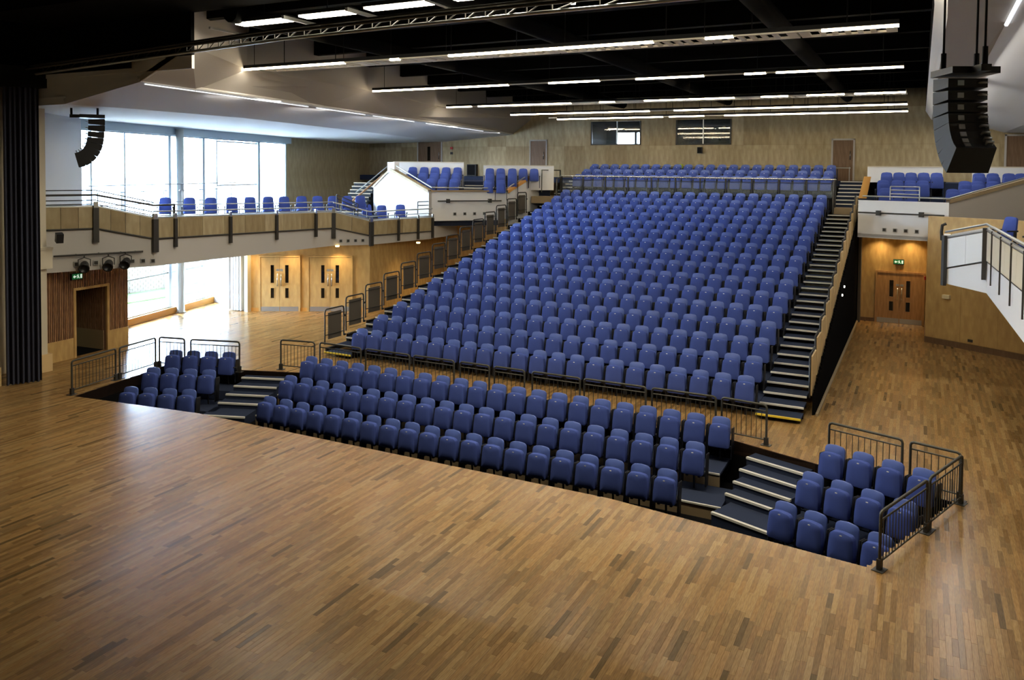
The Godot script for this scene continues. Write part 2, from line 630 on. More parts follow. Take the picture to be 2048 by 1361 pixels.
func ceiling_and_bulkheads() -> void:
	var k := Mk.new()
	k.ab(Vector3(-31, 10.2, -24), Vector3(9.9, 10.6, 27.4))
	var ce := struct("ceiling", k, M.black_ceiling)
	# dark joists and ducts below the black ceiling
	for i in 9:
		var z := -19.0 + i * 3.0
		k = Mk.new()
		k.ab(Vector3(-16, 9.55, z - 0.12), Vector3(4.3, 10.2, z + 0.12))
		part("joist", k, M.black_ceiling, ce)
	for x in [-10.5, -5.0, 0.5]:
		k = Mk.new()
		k.tube([Vector3(x, 9.4, -21), Vector3(x, 9.4, 6)], 0.22, 10)
		part("duct", k, M.black_ceiling, ce)
	# left bulkhead: upper face, lower sloping face, white soffit out to the windows
	var up := [Vector3(-11.75, 8.72, 6.0), Vector3(-13.85, 8.72, 2.2), Vector3(-14.25, 8.72, -4.0), Vector3(-15.75, 8.72, -10.8), Vector3(-16.2, 8.72, -22.0)]
	var up2 := []
	for v in up:
		up2.append(v + Vector3(0, 1.6, 0))
	var li := [Vector3(-13.6, 7.95, 6.0), Vector3(-13.9, 7.95, 4.0), Vector3(-14.6, 7.93, -1.8), Vector3(-15.6, 7.93, -8.0), Vector3(-17.4, 7.9, -22.0)]
	var lo := [Vector3(-16.5, 7.5, 6.0), Vector3(-16.2, 7.5, 4.0), Vector3(-16.2, 7.5, 0.0), Vector3(-17.6, 7.5, -6.2), Vector3(-21.9, 7.55, -22.0)]
	var so := [Vector3(-20.2, 7.46, 6.0), Vector3(-21.3, 7.46, 4.0), Vector3(-22.4, 7.46, 0.0), Vector3(-24.1, 7.46, -6.2), Vector3(-28.6, 7.46, -22.0)]
	k = Mk.new()
	solid_strip(k, up2, up, Vector3(-0.15, 0, 0))
	solid_strip(k, up, li, Vector3(-0.05, 0.12, 0))
	struct("trim_1", k, M.taupe_paint)
	k = Mk.new()
	solid_strip(k, li, lo, Vector3(-0.05, 0.15, 0))
	struct("trim_2", k, M.grey_paint)
	k = Mk.new()
	solid_strip(k, lo, so, Vector3(0, 0.2, 0))
	struct("trim_3", k, M.white_paint)
	# light strip in the cove of the left bulkhead
	var t := thing("cove_light", "long thin white light strip in the grey left-hand bulkhead", "light")
	var segs := [[0.02, 0.24], [0.245, 0.47], [0.49, 0.625], [0.65, 0.77], [0.79, 0.91]]
	for s in segs:
		k = Mk.new()
		var pa := []
		for i in 5:
			pa.append(along(li, lerpf(s[0], s[1], i / 4.0)) + Vector3(0.03, -0.03, 0))
		k.tube(pa, 0.016, 6)
		part("tube", k, M.tube_cool, t)
	k = Mk.new()
	var pb := []
	for v in li:
		pb.append(v + Vector3(0.03, 0.05, 0))
	k.tube(pb, 0.05, 6)
	part("channel", k, M.white_paint, t)
	# right bulkhead
	var r_up := [Vector3(3.62, 8.72, 11.0), Vector3(3.75, 8.72, 4.0), Vector3(3.75, 8.72, -22.0)]
	var r_up2 := []
	for v in r_up:
		r_up2.append(v + Vector3(0, 1.6, 0))
	var r_in := [Vector3(3.78, 8.5, 11.0), Vector3(3.95, 8.5, 4.0), Vector3(4.0, 8.3, -22.0)]
	var r_li := [Vector3(4.75, 8.35, 11.0), Vector3(4.8, 8.35, 4.0), Vector3(4.9, 8.3, -22.0)]
	var r_lo := [Vector3(7.2, 7.6, 11.0), Vector3(7.2, 7.6, 4.0), Vector3(6.8, 7.7, -22.0)]
	var r_so := [Vector3(9.6, 7.5, 11.0), Vector3(9.6, 7.5, 4.0), Vector3(9.6, 7.6, -22.0)]
	k = Mk.new()
	solid_strip(k, r_up, r_up2, Vector3(0.15, 0, 0))
	struct("trim_4", k, M.black_ceiling)
	k = Mk.new()
	solid_strip(k, r_in, r_up, Vector3(0.1, 0.1, 0))
	struct("trim_5", k, M.white_paint)
	k = Mk.new()
	solid_strip(k, r_li, r_in, Vector3(0, 0.15, 0))
	struct("trim_6", k, M.taupe_paint)
	k = Mk.new()
	solid_strip(k, r_lo, r_li, Vector3(0, 0.15, 0))
	struct("trim_7", k, M.white_paint)
	k = Mk.new()
	solid_strip(k, r_so, r_lo, Vector3(0, 0.15, 0))
	struct("trim_8", k, M.white_paint)
	t = thing("cove_light", "slanting white light strip in the right-hand bulkhead above the hanging loudspeakers", "light")
	for s in [[0.235, 0.32], [0.33, 0.395], [0.40, 0.5]]:
		k = Mk.new()
		k.tube([along(r_li, s[0]) + Vector3(0, -0.04, 0), along(r_li, s[1]) + Vector3(0, -0.04, 0)], 0.035, 6)
		part("tube", k, M.tube_cool, t)
	# closing panel at the stage end of the left bulkhead
	k = Mk.new()
	k.prism(PackedVector2Array([Vector2(-11.75, 5.92), Vector2(-21.0, 5.92), Vector2(-21.0, 6.0), Vector2(-11.75, 6.0)]), 8.2, 8.9)
	k.slab(PackedVector2Array([Vector2(-20.9, 7.46), Vector2(-16.5, 7.5), Vector2(-13.6, 7.95), Vector2(-11.75, 8.72), Vector2(-20.9, 8.72)]), 5.92, 5.98)
	struct("trim_23", k, M.grey_paint)
	# proscenium: black header over the stage edge
	k = Mk.new()
	k.ab(Vector3(-21.0, 8.3, 6.05), Vector3(-13.8, 10.2, 6.15))
	k.ab(Vector3(-13.8, 8.5, 6.05), Vector3(-11.6, 10.2, 6.15))
	k.ab(Vector3(-16.9, 9.5, 6.0), Vector3(9.5, 10.2, 8.0))
	struct("trim_9", k, M.black_ceiling)

func along(p: Array, u: float) -> Vector3:
	var f := u * (p.size() - 1)
	var i := mini(int(f), p.size() - 2)
	return p[i].lerp(p[i + 1], f - i)

# facade: plan line W0 -> W1
const W0 := Vector2(-21.76, 2.16)
const W1 := Vector2(-25.73, -12.12)
func fac(z: float) -> Vector2:
	return W0.lerp(W1, (W0.y - z) / (W0.y - W1.y))

func windows_left() -> void:
	var k: Mk
	var F := frame(W0, W1)      # local x along the facade away from the stage, local z out of doors? (see sign below)
	var L := (W1 - W0).length()
	var s_of := func(z: float) -> float: return (fac(z) - W0).length()
	var sgn := -1.0 if (F.basis.z.x > 0.0) else 1.0     # outdoors is towards -x
	var w := Node3D.new()
	w.name = "window_1"
	w.set_meta("kind", "structure")
	add_child(w)
	var zm := [2.16, 1.55, -0.1, -2.65, -4.9, -5.85, -9.34, -11.95]
	# mullions
	for i in zm.size():
		var s: float = s_of.call(zm[i])
		k = Mk.new()
		k.t = F
		var wd: float = [0.1, 0.07, 0.07, 0.16, 0.16, 0.06, 0.2, 0.1][i]
		k.ab(Vector3(s - wd * .5, 0.2, -0.09), Vector3(s + wd * .5, 7.12, 0.09))
		part("mullion", k, M.alu_blue, w)
	for h in [[7.1, 7.16], [3.35, 3.75], [0.18, 0.28]]:
		k = Mk.new()
		k.t = F
		k.ab(Vector3(0, h[0], -0.07), Vector3(L, h[1], 0.07))
		part("transom", k, M.alu_blue, w)
	k = Mk.new()
	k.t = F
	k.ab(Vector3(0, 1.62, -0.035), Vector3(s_of.call(-5.5), 1.67, 0.035))
	part("transom", k, M.alu_blue, w)
	# opening casement frame in the wide bay
	k = Mk.new()
	k.t = F
	var c0: float = s_of.call(-5.9)
	var c1: float = s_of.call(-9.2)
	k.ab(Vector3(c0, 5.05, -0.05), Vector3(c1, 5.1, 0.05))
	k.ab(Vector3(c0, 7.0, -0.05), Vector3(c1, 7.06, 0.05))
	k.ab(Vector3(c0, 5.05, -0.05), Vector3(c0 + 0.06, 7.06, 0.05))
	part("casement_frame", k, M.alu_blue, w)
	for i in zm.size() - 1:
		var s0: float = s_of.call(zm[i])
		var s1: float = s_of.call(zm[i + 1])
		for h in [[0.28, 3.35], [3.75, 7.1]]:
			k = Mk.new()
			k.t = F
			k.ab(Vector3(s0 + 0.05, h[0], -0.006), Vector3(s1 - 0.05, h[1], 0.006))
			part("pane", k, M.glass, w)
	# head beam above the glass
	k = Mk.new()
	k.t = F
	k.ab(Vector3(-0.4, 7.14, -0.2), Vector3(L + 0.2, 10.3, 0.2))
	struct("trim_10", k, M.alu_blue)
	# timber sill board indoors
	k = Mk.new()
	k.t = F
	k.ab(Vector3(0, 0.0, 0.05 * -sgn), Vector3(s_of.call(-5.6), 0.24, 0.2 * -sgn))
	struct("baseboard_left", k, M.timber_base)
	k = Mk.new()
	k.t = F
	k.ab(Vector3(0, -0.3, -0.12), Vector3(L, 0.2, 0.04))
	struct("trim_11", k, M.white_paint)
	# steel column pair just inside the glass
	var q := fac(-3.02) + Vector2(0.35, 0.0)
	var t := thing("steel_column", "round steel column standing inside the tall left-hand windows", "column", Vector3(q.x, 0, q.y))
	k = Mk.new()
	k.lathe([Vector2(0.0, 0.0), Vector2(0.2, 0.0), Vector2(0.2, 0.03), Vector2(0.15, 0.04), Vector2(0.15, 7.4), Vector2(0, 7.4)], 20)
	part("shaft", k, M.steel, t)
	# out of doors
	k = Mk.new()
	k.ab(Vector3(-140, -0.5, -150), Vector3(-26.0, -0.3, 120))
	k.ab(Vector3(-26.0, -0.5, -150), Vector3(-24.6, -0.3, 120))
	struct("ground", k, M.concrete)
	k = Mk.new()
	k.ab(Vector3(-30.1, -0.3, -25), Vector3(-27.9, -0.22, 20))
	struct("lawn", k, M.grass)
	var bw := thing("garden_wall", "pale brick garden wall outside the ground-floor window", "wall", Vector3(-30.4, -0.3, 0))
	k = Mk.new()
	k.ab(Vector3(-0.12, 0, -22), Vector3(0.1, 1.5, 18))
	part("wall_core", k, M.brick_mortar, bw)
	k = Mk.new()
	for j in 12:
		for i in 60:
			var z := -12.0 + i * 0.3 + (0.15 if j % 2 else 0.0)
			k.ab(Vector3(0.08, 0.01 + j * 0.12, z), Vector3(0.125, 0.115 + j * 0.12, z + 0.28))
	var br := part("brickwork", k, M.brick_wall, bw)
	br.set_meta("kind", "stuff")
	k = Mk.new()
	k.ab(Vector3(-0.2, 1.5, -22), Vector3(0.18, 1.58, 18))
	part("coping", k, M.concrete, bw)
	var hs := thing("house", "pale house with a pitched roof seen faintly through the upper left-hand windows", "building", Vector3(-75, -0.3, -30))
	k = Mk.new()
	k.ab(Vector3(-6, 0, -10), Vector3(6, 5.2, 10))
	part("walls", k, M.white_paint, hs)
	k = Mk.new()
	k.quad(Vector3(6.5, 5.0, 10.5), Vector3(6.5, 5.0, -10.5), Vector3(0, 8.6, -10.5), Vector3(0, 8.6, 10.5))
	k.quad(Vector3(-6.5, 5.0, -10.5), Vector3(-6.5, 5.0, 10.5), Vector3(0, 8.6, 10.5), Vector3(0, 8.6, -10.5))
	k.tri(Vector3(-6.5, 5, 10.5), Vector3(6.5, 5, 10.5), Vector3(0, 8.6, 10.5))
	k.tri(Vector3(6.5, 5, -10.5), Vector3(-6.5, 5, -10.5), Vector3(0, 8.6, -10.5))
	part("roof", k, M.concrete, hs)
	# window rail on the gallery
	t = thing("window_rail", "thin steel guard rail in front of the tall gallery windows", "railing")
	for i in 8:
		var p := fac(1.6 - i * 1.15) + Vector2(0.5, 0)
		k = Mk.new()
		k.tube([Vector3(p.x, 3.8, p.y), Vector3(p.x, 4.95, p.y)], 0.02)
		k.box(Vector3(p.x, 4.95, p.y), Vector3(0.06, 0.03, 0.3))
		part("post", k, M.steel, t)
	for y in [5.2, 4.5]:
		k = Mk.new()
		var pa := fac(2.0) + Vector2(0.5, 0)
		var pb := fac(-8.0) + Vector2(0.5, 0)
		k.tube([Vector3(pa.x, y, pa.y), Vector3(pb.x, y, pb.y)], 0.018)
		part("rail", k, M.steel, t)

func v2(p: Array) -> Vector2:
	return Vector2(p[0], p[1])

# gallery front: x, z, top of timber band, bottom of timber band
const GF := [[-18.95, 5.1, 4.65, 4.0], [-18.43, 3.79, 4.65, 4.0], [-17.75, 2.29, 4.25, 3.61], [-17.4, -5.87, 4.1, 3.47], [-16.41, -6.98, 3.71, 3.13], [-15.83, -10.74, 3.71, 3.1]]
const GBOT := 2.75

func gallery_left() -> void:
	var k: Mk
	# white fascia below the timber band, its shade put into a darker colour
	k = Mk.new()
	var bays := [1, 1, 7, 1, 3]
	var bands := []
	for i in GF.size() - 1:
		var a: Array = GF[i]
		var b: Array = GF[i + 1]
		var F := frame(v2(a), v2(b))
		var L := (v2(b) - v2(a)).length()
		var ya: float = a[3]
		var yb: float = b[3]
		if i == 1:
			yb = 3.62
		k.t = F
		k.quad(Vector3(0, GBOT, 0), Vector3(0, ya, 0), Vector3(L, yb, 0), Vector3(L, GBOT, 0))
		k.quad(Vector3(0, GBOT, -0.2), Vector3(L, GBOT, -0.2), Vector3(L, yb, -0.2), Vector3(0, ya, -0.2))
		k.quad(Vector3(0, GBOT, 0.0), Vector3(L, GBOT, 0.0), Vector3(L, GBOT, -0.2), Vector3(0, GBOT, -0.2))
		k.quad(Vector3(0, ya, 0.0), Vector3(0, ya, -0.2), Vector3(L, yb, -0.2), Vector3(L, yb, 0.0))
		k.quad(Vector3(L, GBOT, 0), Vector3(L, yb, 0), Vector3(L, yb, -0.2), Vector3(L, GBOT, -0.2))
	var fas := struct("wall_gallery_left", k, M.white_dimmed)
	for i in GF.size() - 1:
		var a: Array = GF[i]
		var b: Array = GF[i + 1]
		var F := frame(v2(a), v2(b))
		var L := (v2(b) - v2(a)).length()
		var n: int = [3, 4, 9, 2, 4][i]
		for j in n:
			var u0 := float(j) / n
			var u1 := float(j + 1) / n
			k = Mk.new()
			k.t = F
			var q := [Vector3(L * u0 + .006, lerpf(a[3], b[3], u0), 0), Vector3(L * u1 - .006, lerpf(a[3], b[3], u1), 0), Vector3(L * u1 - .006, lerpf(a[2], b[2], u1), 0), Vector3(L * u0 + .006, lerpf(a[2], b[2], u0), 0)]
			# which local z is towards the hall
			var o := Vector3(0, 0, 0.03)
			var h := Vector3(0, 0, -0.16)
			k.quad(q[0] + o, q[1] + o, q[2] + o, q[3] + o)
			k.quad(q[1] + h, q[0] + h, q[3] + h, q[2] + h)
			k.quad(q[3] + o, q[2] + o, q[2] + h, q[3] + h)
			k.quad(q[0] + h, q[1] + h, q[1] + o, q[0] + o)
			k.quad(q[0] + h, q[0] + o, q[3] + o, q[3] + h)
			k.quad(q[1] + o, q[1] + h, q[2] + h, q[2] + o)
			part("panel", k, [M.birch, M.birch_dark, M.birch_light][(i * 3 + j) % 3], fas)
		# dark shadow-gap strip and steel capping
		k = Mk.new()
		k.tube([F * Vector3(0, a[3], 0.03), F * Vector3(L, b[3], 0.03)], 0.03, 6)
		part("trim_strip", k, M.dark_metal, fas)
		k = Mk.new()
		k.tube([F * Vector3(0, a[2] + 0.01, -0.05), F * Vector3(L, b[2] + 0.01, -0.05)], 0.05, 6)
		part("capping", k, M.steel, fas)
	# slab and soffit
	k = Mk.new()
	k.prism(PackedVector2Array([Vector2(-19.2, 5.1), Vector2(-18.6, 3.79), Vector2(-17.9, 2.29), Vector2(-17.55, -5.87), Vector2(-16.55, -6.98), Vector2(-15.95, -10.74), Vector2(-15.9, -13.4), Vector2(-13.5, -13.45), Vector2(-13.45, -21.4), Vector2(-27.4, -21.4), Vector2(-25.75, -12.12), Vector2(-21.9, 2.1), Vector2(-21.2, 5.1)]), GBOT + 0.01, 3.3)
	struct("floor_gallery_left", k, M.white_paint)
	k = Mk.new()
	k.prism(PackedVector2Array([Vector2(-19.2, 5.1), Vector2(-18.6, 3.79), Vector2(-17.9, 2.29), Vector2(-17.55, -5.87), Vector2(-17.6, -9.5), Vector2(-21.0, -12.0), Vector2(-25.5, -12.0), Vector2(-21.8, 2.1), Vector2(-21.2, 5.1)]), 3.3, 3.76)
	struct("trim_12", k, M.carpet)
	# posts of the gallery balustrade
	var posts := [[1, 0.0, 0.075], [2, 0.0, 0.09], [2, 0.09, 0.05], [2, 0.36, 0.05], [2, 0.62, 0.05], [2, 0.87, 0.05], [3, 0.0, 0.08], [4, 0.0, 0.1], [4, 0.42, 0.045], [4, 0.74, 0.045], [4, 0.99, 0.045]]
	var t := thing("gallery_balustrade", "dark posts and steel rails along the timber front of the left gallery", "balustrade")
	for p in posts:
		var a: Array = GF[p[0]]
		var b: Array = GF[p[0] + 1]
		var F := frame(v2(a), v2(b))
		var L: float = (v2(b) - v2(a)).length() * p[1]
		var yt := lerpf(a[2], b[2], p[1])
		var yb := lerpf(a[3], b[3], p[1]) - (0.42 if p[2] > 0.06 else 0.3)
		k = Mk.new()
		k.t = F
		k.ab(Vector3(L - p[2], yb, 0.03), Vector3(L + p[2], yt - 0.02, 0.12))
		var po := part("post", k, M.dark_metal, t)
		k = Mk.new()
		k.t = F
		k.ab(Vector3(L - p[2] * .8, yt - 0.02, 0.02), Vector3(L + p[2] * .8, yt + 0.16, 0.1))
		part("bracket", k, M.chrome, po)
	for i in GF.size() - 1:
		var a: Array = GF[i]
		var b: Array = GF[i + 1]
		var hs := [[0.5, 0.018, 0], [0.36, 0.035, 1], [0.2, 0.018, 0], [0.08, 0.018, 0]]
		if i >= 2:
			hs = [[0.42, 0.02, 0], [0.22, 0.025, 0], [0.08, 0.018, 0]]
		if i >= 3:
			hs = [[0.4, 0.03, 0], [0.2, 0.018, 0], [0.08, 0.018, 0]]
		for h in hs:
			k = Mk.new()
			var e := v2(b)
			var yb: float = b[2]
			if i == 1 and h[2] == 1:
				k.tube([Vector3(a[0], a[2] + h[0], a[1]), Vector3(b[0], b[2] + h[0] + 0.05, b[1]), Vector3(b[0] + 0.03, b[2] + h[0] + 0.05, b[1] - 0.75), Vector3(b[0] + 0.03, b[2] - 0.1, b[1] - 0.75)], h[1])
			else:
				k.tube([Vector3(a[0], a[2] + h[0], a[1]), Vector3(e.x, yb + h[0], e.y)], h[1])
			part("rail", k, M.dark_metal if i < 2 else M.steel, t)
	# ladder-like rail ends near the far corner
	for e in [[4, 0.78], [3, 0.1]]:
		var a: Array = GF[e[0]]
		var b: Array = GF[e[0] + 1]
		var F := frame(v2(a), v2(b))
		var L: float = (v2(b) - v2(a)).length()
		k = Mk.new()
		var s0: float = L * e[1]
		var s1 := minf(L, s0 + 0.85)
		k.t = F
		for y in [0.72, 0.56, 0.4]:
			k.tube([Vector3(s0, a[2] + y, -0.1), Vector3(s1, b[2] + y, -0.1)], 0.022)
		k.tube([Vector3(s0, a[2], -0.1), Vector3(s0, a[2] + 0.72, -0.1)], 0.022)
		k.tube([Vector3(s1, b[2], -0.1), Vector3(s1, b[2] + 0.72, -0.1)], 0.022)
		part("rail_end", k, M.dark_metal, t)
	# vents in the fascia
	var vi := 0
	for p in [[-18.6, 2.96, 4.3], [-18.39, 2.97, 3.82], [-17.99, 2.95, 2.88], [-17.87, 2.94, 2.6], [-17.76, 2.92, 2.33]]:
		vi += 1
		var F := frame(Vector2(-18.91, 5.03), Vector2(-17.75, 2.29))
		vent(Vector3(p[0], p[1], p[2]), F.basis, "small square dark vent in the left gallery fascia by the stage lanterns, %s from curtain" % ORD[vi - 1], "fascia vents by the lanterns")
	for j in 4:
		var a := v2(GF[3]).lerp(v2(GF[4]), 0.2 + j * 0.2)
		vent(Vector3(a.x, 2.94, a.y), frame(v2(GF[3]), v2(GF[4])).basis, "small square vent in the left gallery fascia above the double doors, %s from left" % ORD[j], "fascia vents above the doors")

func vent(at: Vector3, b: Basis, label: String, group: String) -> void:
	var k := Mk.new()
	k.t = Transform3D(b, at)
	k.ab(Vector3(-0.07, -0.07, -0.02), Vector3(0.07, 0.07, 0.02))
	var t := thing("vent", label, "vent", Vector3.ZERO, 0.0, group)
	part("frame", k, M.steel, t)
	k = Mk.new()
	k.t = Transform3D(b, at)
	k.ab(Vector3(-0.05, -0.05, -0.025), Vector3(0.05, 0.05, 0.028))
	part("grille", k, M.dark_metal, t)

func double_door(name_: String, a: Vector2, b: Vector2, h: float, wood: Material, sgn: float, glazed := true) -> void:
	# a -> b along the wall face; local +z * sgn is towards the hall
	var d := Node3D.new()
	d.name = name_
	d.set_meta("kind", "structure")
	add_child(d)
	d.transform = frame(a, b)
	var L := (b - a).length()
	var k := Mk.new()
	for q in [[0.0, 0.07], [L - 0.07, L]]:
		k.ab(Vector3(q[0], 0, 0), Vector3(q[1], h, 0.07 * sgn))
	k.ab(Vector3(0.07, h - 0.07, 0), Vector3(L - 0.07, h, 0.07 * sgn))
	part("frame", k, wood, d)
	var half := (L - 0.14) / 2.0
	for s in 2:
		var x0 := 0.07 + s * half + 0.004
		var x1 := 0.07 + (s + 1) * half - 0.004
		var gx := (x1 - 0.36) if s == 0 else (x0 + 0.22)
		var g := [[h * 0.51, h * 0.83], [h * 0.24, h * 0.42]]
		k = Mk.new()
		var w := 0.14
		var cuts := [0.0, g[1][0], g[1][1], g[0][0], g[0][1], h - 0.08]
		for c in 5:
			var y0: float = cuts[c]
			var y1: float = cuts[c + 1]
			if c % 2 == 0:
				k.ab(Vector3(x0, y0, 0.0), Vector3(x1, y1, 0.05 * sgn))
			else:
				k.ab(Vector3(x0, y0, 0.0), Vector3(gx, y1, 0.05 * sgn))
				k.ab(Vector3(gx + w, y0, 0.0), Vector3(x1, y1, 0.05 * sgn))
		var leaf := part("leaf", k, wood, d)
		for c in 2:
			k = Mk.new()
			k.ab(Vector3(gx, g[c][0], 0.015 * sgn), Vector3(gx + w, g[c][1], 0.025 * sgn))
			part("pane", k, M.dark_glass, leaf)
			k = Mk.new()
			for e in [[gx - .02, gx, g[c][0] - .02, g[c][1] + .02], [gx + w, gx + w + .02, g[c][0] - .02, g[c][1] + .02], [gx, gx + w, g[c][0] - .02, g[c][0]], [gx, gx + w, g[c][1], g[c][1] + .02]]:
				k.ab(Vector3(e[0], e[2], 0.045 * sgn), Vector3(e[1], e[3], 0.062 * sgn))
			part("bead", k, wood, leaf)
		k = Mk.new()
		k.ab(Vector3(x0 + 0.01, 0.01, 0.05 * sgn), Vector3(x1 - 0.01, 0.2, 0.056 * sgn))
		part("kick_plate", k, M.steel, leaf)
		k = Mk.new()
		var hx := x1 - 0.07 if s == 0 else x0 + 0.07
		k.tube([Vector3(hx, h * 0.46, 0.05 * sgn), Vector3(hx, h * 0.46, 0.11 * sgn), Vector3(hx, h * 0.68, 0.11 * sgn), Vector3(hx, h * 0.68, 0.05 * sgn)], 0.018)
		part("handle", k, M.chrome, leaf)
		k = Mk.new()
		k.ab(Vector3(hx - 0.06, h * 0.72, 0.05 * sgn), Vector3(hx + 0.06, h * 0.76, 0.054 * sgn))
		part("push_plate", k, M.steel, leaf)

func exit_sign(at: Vector3, b: Basis, label: String) -> void:
	var t := thing("exit_sign", label, "exit sign")
	t.transform = Transform3D(b, at)
	var k := Mk.new()
	k.ab(Vector3(-0.19, -0.1, -0.05), Vector3(0.19, 0.1, 0.03))
	part("box", k, M.dark_metal, t)
	k = Mk.new()
	k.ab(Vector3(-0.175, -0.08, 0.03), Vector3(0.175, 0.08, 0.036))
	var f := part("face", k, M.sign_green, t)
	k = Mk.new()
	# arrow, running figure and doorway
	var z0 := 0.036
	var z1 := 0.041
	k.slab(PackedVector2Array([Vector2(-0.15, 0.0), Vector2(-0.1, -0.05), Vector2(-0.1, 0.05)]), z0, z1)
	k.ab(Vector3(-0.1, -0.018, z0), Vector3(-0.05, 0.018, z1))
	part("arrow", k, M.sign_white, f)
	k = Mk.new()
	var hd := PackedVector2Array()
	for j in 8:
		hd.append(Vector2(0.018, 0.048) + Vector2(cos(TAU * j / 8), sin(TAU * j / 8)) * 0.016)
	k.slab(hd, z0, z1)
	k.slab(PackedVector2Array([Vector2(0.0, 0.03), Vector2(0.01, -0.01), Vector2(0.04, -0.01), Vector2(0.035, 0.03)]), z0, z1)
	k.slab(PackedVector2Array([Vector2(0.01, -0.01), Vector2(-0.02, -0.04), Vector2(-0.005, -0.055), Vector2(0.03, -0.015)]), z0, z1)
	k.slab(PackedVector2Array([Vector2(0.025, -0.01), Vector2(0.05, -0.06), Vector2(0.07, -0.055), Vector2(0.045, -0.008)]), z0, z1)
	k.slab(PackedVector2Array([Vector2(-0.03, 0.02), Vector2(0.0, 0.03), Vector2(0.0, 0.012), Vector2(-0.025, 0.005)]), z0, z1)
	part("running_figure", k, M.sign_white, f)
	k = Mk.new()
	k.ab(Vector3(0.1, -0.06, z0), Vector3(0.155, 0.06, z1))
	part("doorway", k, M.sign_white, f)

func lower_left() -> void:
	var k: Mk
	# stage-side pier, left pier and black curtain
	k = Mk.new()
	k.ab(Vector3(-19.1, 0.5, 5.3), Vector3(-18.45, 7.75, 5.75))
	k.ab(Vector3(-19.15, 2.95, 5.2), Vector3(-18.33, 3.5, 5.85))
	k.ab(Vector3(-19.15, 3.5, 5.2), Vector3(-18.29, 3.56, 5.9))
	var pr_ := struct("wall_pier", k, M.cream_paint)
	k = Mk.new()
	k.ab(Vector3(-19.15, 0, 5.2), Vector3(-18.38, 0.5, 5.85))
	part("plinth", k, M.beige_panel, pr_)
	k = Mk.new()
	k.ab(Vector3(-19.12, 7.75, 5.28), Vector3(-18.43, 7.9, 5.77))
	part("cap", k, M.dark_metal, pr_)
	k = Mk.new()
	k.ab(Vector3(-19.4, 0.5, 6.9), Vector3(-18.05, 8.4, 7.6))
	k.ab(Vector3(-19.4, 2.95, 6.85), Vector3(-18.0, 3.55, 7.65))
	var pl := struct("wall_pier_stage", k, M.cream_paint)
	k = Mk.new()
	k.ab(Vector3(-19.4, 0, 6.85), Vector3(-18.0, 0.5, 7.65))
	part("plinth", k, M.beige_panel, pl)
	# curtain with folds
	k = Mk.new()
	var A := Vector2(-17.9, 6.78)
	var B := Vector2(-17.53, 6.05)
	var n := 48
	var pf := []
	var dirv := (B - A).normalized()
	var nor := Vector2(-dirv.y, dirv.x)
	for i in n + 1:
		var u := float(i) / n
		var p := A.lerp(B, u) + nor * (0.07 * sin(u * TAU * 7.0) + 0.02 * sin(u * 31.0))
		pf.append(p)
	k.smooth(1)
	for i in n:
		k.quad(Vector3(pf[i].x, 0.02, pf[i].y), Vector3(pf[i + 1].x, 0.02, pf[i + 1].y), Vector3(pf[i + 1].x, 8.45, pf[i + 1].y), Vector3(pf[i].x, 8.45, pf[i].y))
		var o := -nor * 0.05
		k.quad(Vector3(pf[i + 1].x + o.x, 0.02, pf[i + 1].y + o.y), Vector3(pf[i].x + o.x, 0.02, pf[i].y + o.y), Vector3(pf[i].x + o.x, 8.45, pf[i].y + o.y), Vector3(pf[i + 1].x + o.x, 8.45, pf[i + 1].y + o.y))
	var ct := thing("stage_curtain", "tall black pleated stage curtain hanging at the left edge of the hall", "curtain")
	part("drape", k, M.curtain, ct)
	k = Mk.new()
	k.slab(PackedVector2Array([Vector2(-0.1, 0), Vector2(1.35, 0), Vector2(1.75, 0.55), Vector2(-0.5, 0.55)]), -0.15, 0.2)
	var hd := part("pelmet", k, M.black, ct)
	hd.transform = frame(A, B)
	hd.position.y = 7.95
	# slatted timber wall with a doorway
	var a := Vector2(-19.22, 5.2)
	var b := Vector2(-19.5, 1.94)
	var L := (b - a).length()
	var s0 := 1.33
	var s1 := 2.45
	k = wall(a, b, 0, GBOT, -0.1, [[s0, s1, -0.01, 2.06]])
	var wl := struct("wall_left", k, M.slat_gap)
	var F := frame(a, b)
	var hall := 1.0 if F.basis.z.x > 0.0 else -1.0
	var ns := 54
	for i in ns:
		var s := (i + 0.5) * L / ns
		var y0 := 0.62
		if s > s0 - 0.08 and s < s1 + 0.08:
			y0 = 2.14
		k = Mk.new()
		k.t = F
		var w := L / ns * 0.31
		k.ab(Vector3(s - w, y0, -0.02 * hall), Vector3(s + w, GBOT - 0.02, 0.045 * hall if hall > 0 else -0.045))
		part("slat", k, M.slat_wood if i % 3 else M.slat_wood_dark, wl)
	k = Mk.new()
	k.t = F
	for q in [[0.0, s0 - 0.08], [s1 + 0.08, L]]:
		k.ab(Vector3(q[0], 0, -0.02 * hall), Vector3(q[1], 0.62, 0.05 * hall))
	part("dado_panel", k, M.maple, wl)
	k = Mk.new()
	k.t = F
	k.ab(Vector3(s0 - 0.08, 0, -0.02 * hall), Vector3(s0, 2.06, 0.07 * hall))
	k.ab(Vector3(s1, 0, -0.02 * hall), Vector3(s1 + 0.08, 2.06, 0.07 * hall))
	k.ab(Vector3(s0 - 0.08, 2.06, -0.02 * hall), Vector3(s1 + 0.08, 2.14, 0.07 * hall))
	part("door_frame", k, M.maple, wl)
	# passage behind the doorway
	k = Mk.new()
	k.t = F
	var out := -hall
	k.ab(Vector3(s0 - 0.9, 0, 1.6 * out), Vector3(s1 + 0.4, 2.4, 1.75 * out))
	struct("wall_passage", k, M.pale_wall)
	k = Mk.new()
	k.t = F
	k.ab(Vector3(s1 + 0.02, 0, 0.1 * out), Vector3(s1 + 0.16, 2.4, 1.6 * out))
